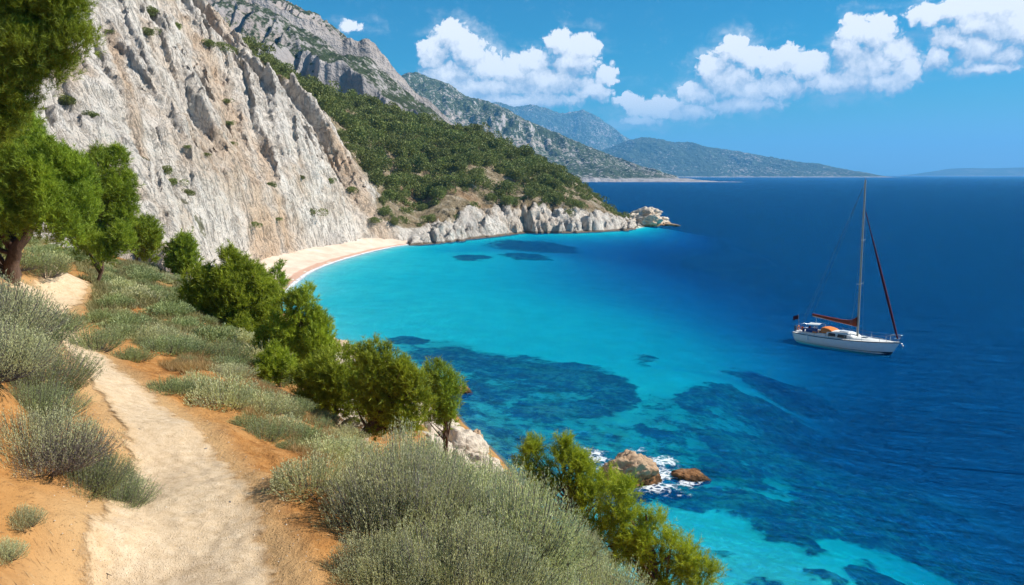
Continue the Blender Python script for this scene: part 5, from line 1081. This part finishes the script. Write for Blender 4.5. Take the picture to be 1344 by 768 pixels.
def tube_obj(name, paths, r, m_, parent, k=6):
    P_ = [np.array(p, float) for p in paths]
    P_ = [np.vstack([p[0] + (p[1] - p[0]) * f for f in (0, .34, .67, 1)]) if len(p) == 2 else p for p in P_]
    V, F = tubes(P_, [np.full(len(p), r) for p in P_], k); return obj(name, mesh_np(name, V, F), m_, parent)
tube_obj('bimini_frame', [[(x, -0.9, 1.1), (x, -0.86, 1.78), (x, 0, 1.93), (x, 0.86, 1.78), (x, 0.9, 1.1)] for x in (-3.65, -2.55)], 0.016, b_steel, boat)
# wheel and crew gear
a = np.linspace(0, 2 * np.pi, 22); wh = tube_obj('wheel', [np.c_[np.full(22, -3.1), 0.42 * np.cos(a), 1.42 + 0.42 * np.sin(a)]] + [[(-3.1, 0, 1.42), (-3.1, 0.42 * math.cos(b), 1.42 + 0.42 * math.sin(b))] for b in (0, 1.05, 2.1, 3.14, 4.2, 5.2)], 0.018, b_steel, boat)
tube_obj('pedestal', [[(-3.0, 0, 0.95), (-3.0, 0, 1.5)]], 0.07, b_hull, boat)
for (x, y, c_) in [(-2.9, -0.82, b_orange), (-3.5, -0.8, b_blue), (-2.4, -0.5, b_red)]:
    loft('cushion', [(x, [(y - 0.2, 1.13), (y - 0.17, 1.3), (y + 0.17, 1.3), (y + 0.2, 1.13)]), (x + 0.42, [(y - 0.2, 1.13), (y - 0.17, 1.29), (y + 0.17, 1.29), (y + 0.2, 1.13)])], c_, boat)
# spars
mast_x = 1.05; zt = 15.85; zb = 1.18
ma = np.array([(mast_x - 0.012 * (z - 1), 0, z) for z in np.linspace(zb, zt, 12)]); V, F = tubes([ma], [np.linspace(0.105, 0.075, 12)], 10); mast = obj('mast', mesh_np('mast', V, F), b_alu, boat)
for z, w in ((6.2, 0.72), (10.3, 0.52)): tube_obj('spreader', [[(mast_x - .06, -w, z + 0.06), (mast_x, 0, z), (mast_x - .06, w, z + 0.06)]], 0.022, b_alu, mast)
tube_obj('antenna', [[(mast_x - 0.16, 0, zt), (mast_x - 0.18, 0, zt + 0.35)], [(mast_x - 0.35, 0, zt + .1), (mast_x + 0.1, 0, zt + .1)]], 0.012, b_steel, mast)
bo = np.array([(mast_x - 0.1 - s * 4.45, -0.02, 2.18 + 0.42 * s) for s in np.linspace(0, 1, 16)])
boom = obj('boom', mesh_np('boom', *tubes([bo], [np.full(16, 0.06)], 8)), b_alu, boat)
sc_p = bo + (0, 0, 0.15); q = np.linspace(0, 1, 16); rad_ = 0.20 * (1 - 0.5 * q) * (1 + 0.08 * np.sin(q * 30)); V, F = tubes([sc_p], [rad_], 10); V[:, 2] = V[:, 2] + 0.0
head = np.exp(-(q * 9))[:, None] * np.array([[0, 0, 1.0]]); V = V + np.repeat(head, 10, 0) * ((V[:, 2] - np.repeat(sc_p[:, 2], 10))[:, None] > 0) * 0.62
obj('sail_cover', mesh_np('sail_cover', V, F), b_sail, boom)
# furled headsail on the forestay
f0 = np.array([4.72, 0, 1.55]); f1 = np.array([mast_x + 0.05, 0, 12.9]); q = np.linspace(0, 1, 24)[:, None]; fp = f0 * (1 - q) + f1 * q
fr_ = 0.045 + 0.085 * np.sin(np.clip(q[:, 0] * 1.15 + 0.06, 0, 1) * np.pi) ** 0.6 * (1 - 0.45 * q[:, 0]); obj('furled_headsail', mesh_np('furled_headsail', *tubes([fp], [fr_], 8)), b_red, boat)
top = (mast_x - 0.14, 0, zt - 0.1)
tube_obj('rigging', [[(4.85, 0, 1.28), f0], [(-4.75, -0.3, 1.0), top], [(-4.75, 0.3, 1.0), top], [(mast_x - 0.1, -1.36, 0.98), (mast_x - .06, -0.72, 6.26), (mast_x - .1, -0.52, 10.36), top], [(mast_x - 0.1, 1.36, 0.98), (mast_x - .06, 0.72, 6.26), (mast_x - .1, 0.52, 10.36), top],
                     [(mast_x - 0.5, -1.34, 0.98), (mast_x, 0, 6.2)], [(mast_x - 0.5, 1.34, 0.98), (mast_x, 0, 6.2)], [tuple(bo[-1]), top]], 0.011, b_wire, mast, 4)
# pulpit, pushpit, guard rail
def dk(x): t_ = (x + LOA / 2) / LOA; return float(half_beam(t_)) - 0.05, float(sheer(t_))
rail = []
for s in (-1, 1):
    for hgt in (0.32, 0.60):
        rail.append([(x, s * dk(x)[0], dk(x)[1] + hgt) for x in np.linspace(-4.8, 4.2, 16)])
tube_obj('guard_wire', rail, 0.008, b_wire, boat, 4)
for x in np.linspace(-4.0, 3.4, 6):
    for s in (-1, 1):
        w_, z_ = dk(x); tube_obj('stanchion', [[(x, s * w_, z_), (x, s * w_, z_ + 0.62)]], 0.014, b_steel, boat, 5)
tube_obj('pulpit', [[(3.9, -0.42, 1.2), (3.95, -0.45, 1.78), (4.9, -0.22, 1.92), (5.15, 0, 1.92), (4.9, 0.22, 1.92), (3.95, 0.45, 1.78), (3.9, 0.42, 1.2)], [(4.7, -0.15, 1.25), (4.95, -0.2, 1.92)], [(4.7, 0.15, 1.25), (4.95, 0.2, 1.92)], [(4.3, -0.32, 1.5), (5.1, 0, 1.6), (4.3, 0.32, 1.5)]], 0.02, b_steel, boat)
tube_obj('pushpit', [[(-4.2, -1.1, 0.9), (-4.25, -1.12, 1.5), (-4.85, -0.85, 1.55), (-4.9, 0, 1.55), (-4.85, 0.85, 1.55), (-4.25, 1.12, 1.5), (-4.2, 1.1, 0.9)], [(-4.8, -0.6, 0.9), (-4.88, -0.6, 1.55)], [(-4.8, 0.6, 0.9), (-4.88, 0.6, 1.55)], [(-4.3, -1.1, 1.2), (-4.88, 0, 1.2), (-4.3, 1.1, 1.2)]], 0.02, b_steel, boat)
an = tube_obj('anchor', [[(4.75, 0, 1.24), (5.15, 0, 1.16), (5.2, 0, 0.92)], [(5.2, -0.16, 0.98), (5.24, 0, 0.86), (5.2, 0.16, 0.98)]], 0.03, b_steel, boat)
fs = tube_obj('flagstaff', [[(-4.9, 0.2, 1.0), (-5.1, 0.2, 2.55)]], 0.016, b_teak, boat)
gx_ = np.linspace(0, 1, 9); gz_ = np.linspace(0, 1, 5); A_, B_ = np.meshgrid(gx_, gz_)
FV = np.stack([-5.08 + 0.04 * B_ * 0 - 0.55 * A_, 0.2 + 0.10 * np.sin(A_ * 6), 2.05 + 0.42 * B_ - 0.22 * A_], -1).reshape(-1, 3)
for i, (r0_, r1_, mm) in enumerate([(0, 3, b_blue), (2, 5, b_hull)]):
    pass
fl = obj('flag', mesh_np('flag', FV, grid_faces(5, 9)), b_red, fs)
tt3 = np.linspace(0, 2 * np.pi, 16)
tube_obj('lifebuoy', [np.c_[-4.6 + 0 * tt3, -0.55 + 0.2 * np.cos(tt3), 1.32 + 0.2 * np.sin(tt3)]], 0.05, b_orange, boat)
tube_obj('fender', [[(-3.2, -1.42, 0.45), (-3.2, -1.42, 0.9)]], 0.10, b_hull, boat, 10)
tube_obj('outboard_motor', [[(-4.95, -0.5, 1.0), (-4.97, -0.5, 1.5)]], 0.11, b_navy, boat, 8)
tube_obj('sheet_rope', [[(bo[-1][0] + 0.4, 0, 2.4), (-3.2, 0.3, 1.3), (-2.4, 0.5, 1.2)], [(1.0, -0.3, 1.25), (0.2, -0.5, 1.55), (-1.4, -0.6, 1.5)], [(-1.3, 0.9, 1.25), (0.8, 0.95, 1.2), (3.2, 0.6, 1.25)]], 0.014, b_rope, boat, 4)
for (x, y, c_) in [(-3.9, -0.9, b_blue), (-4.1, 0.7, b_red), (-4.35, -0.3, b_orange)]: tube_obj('rail_bag', [[(x, y, 1.1), (x + 0.05, y, 1.42)]], 0.11, c_, boat, 7)
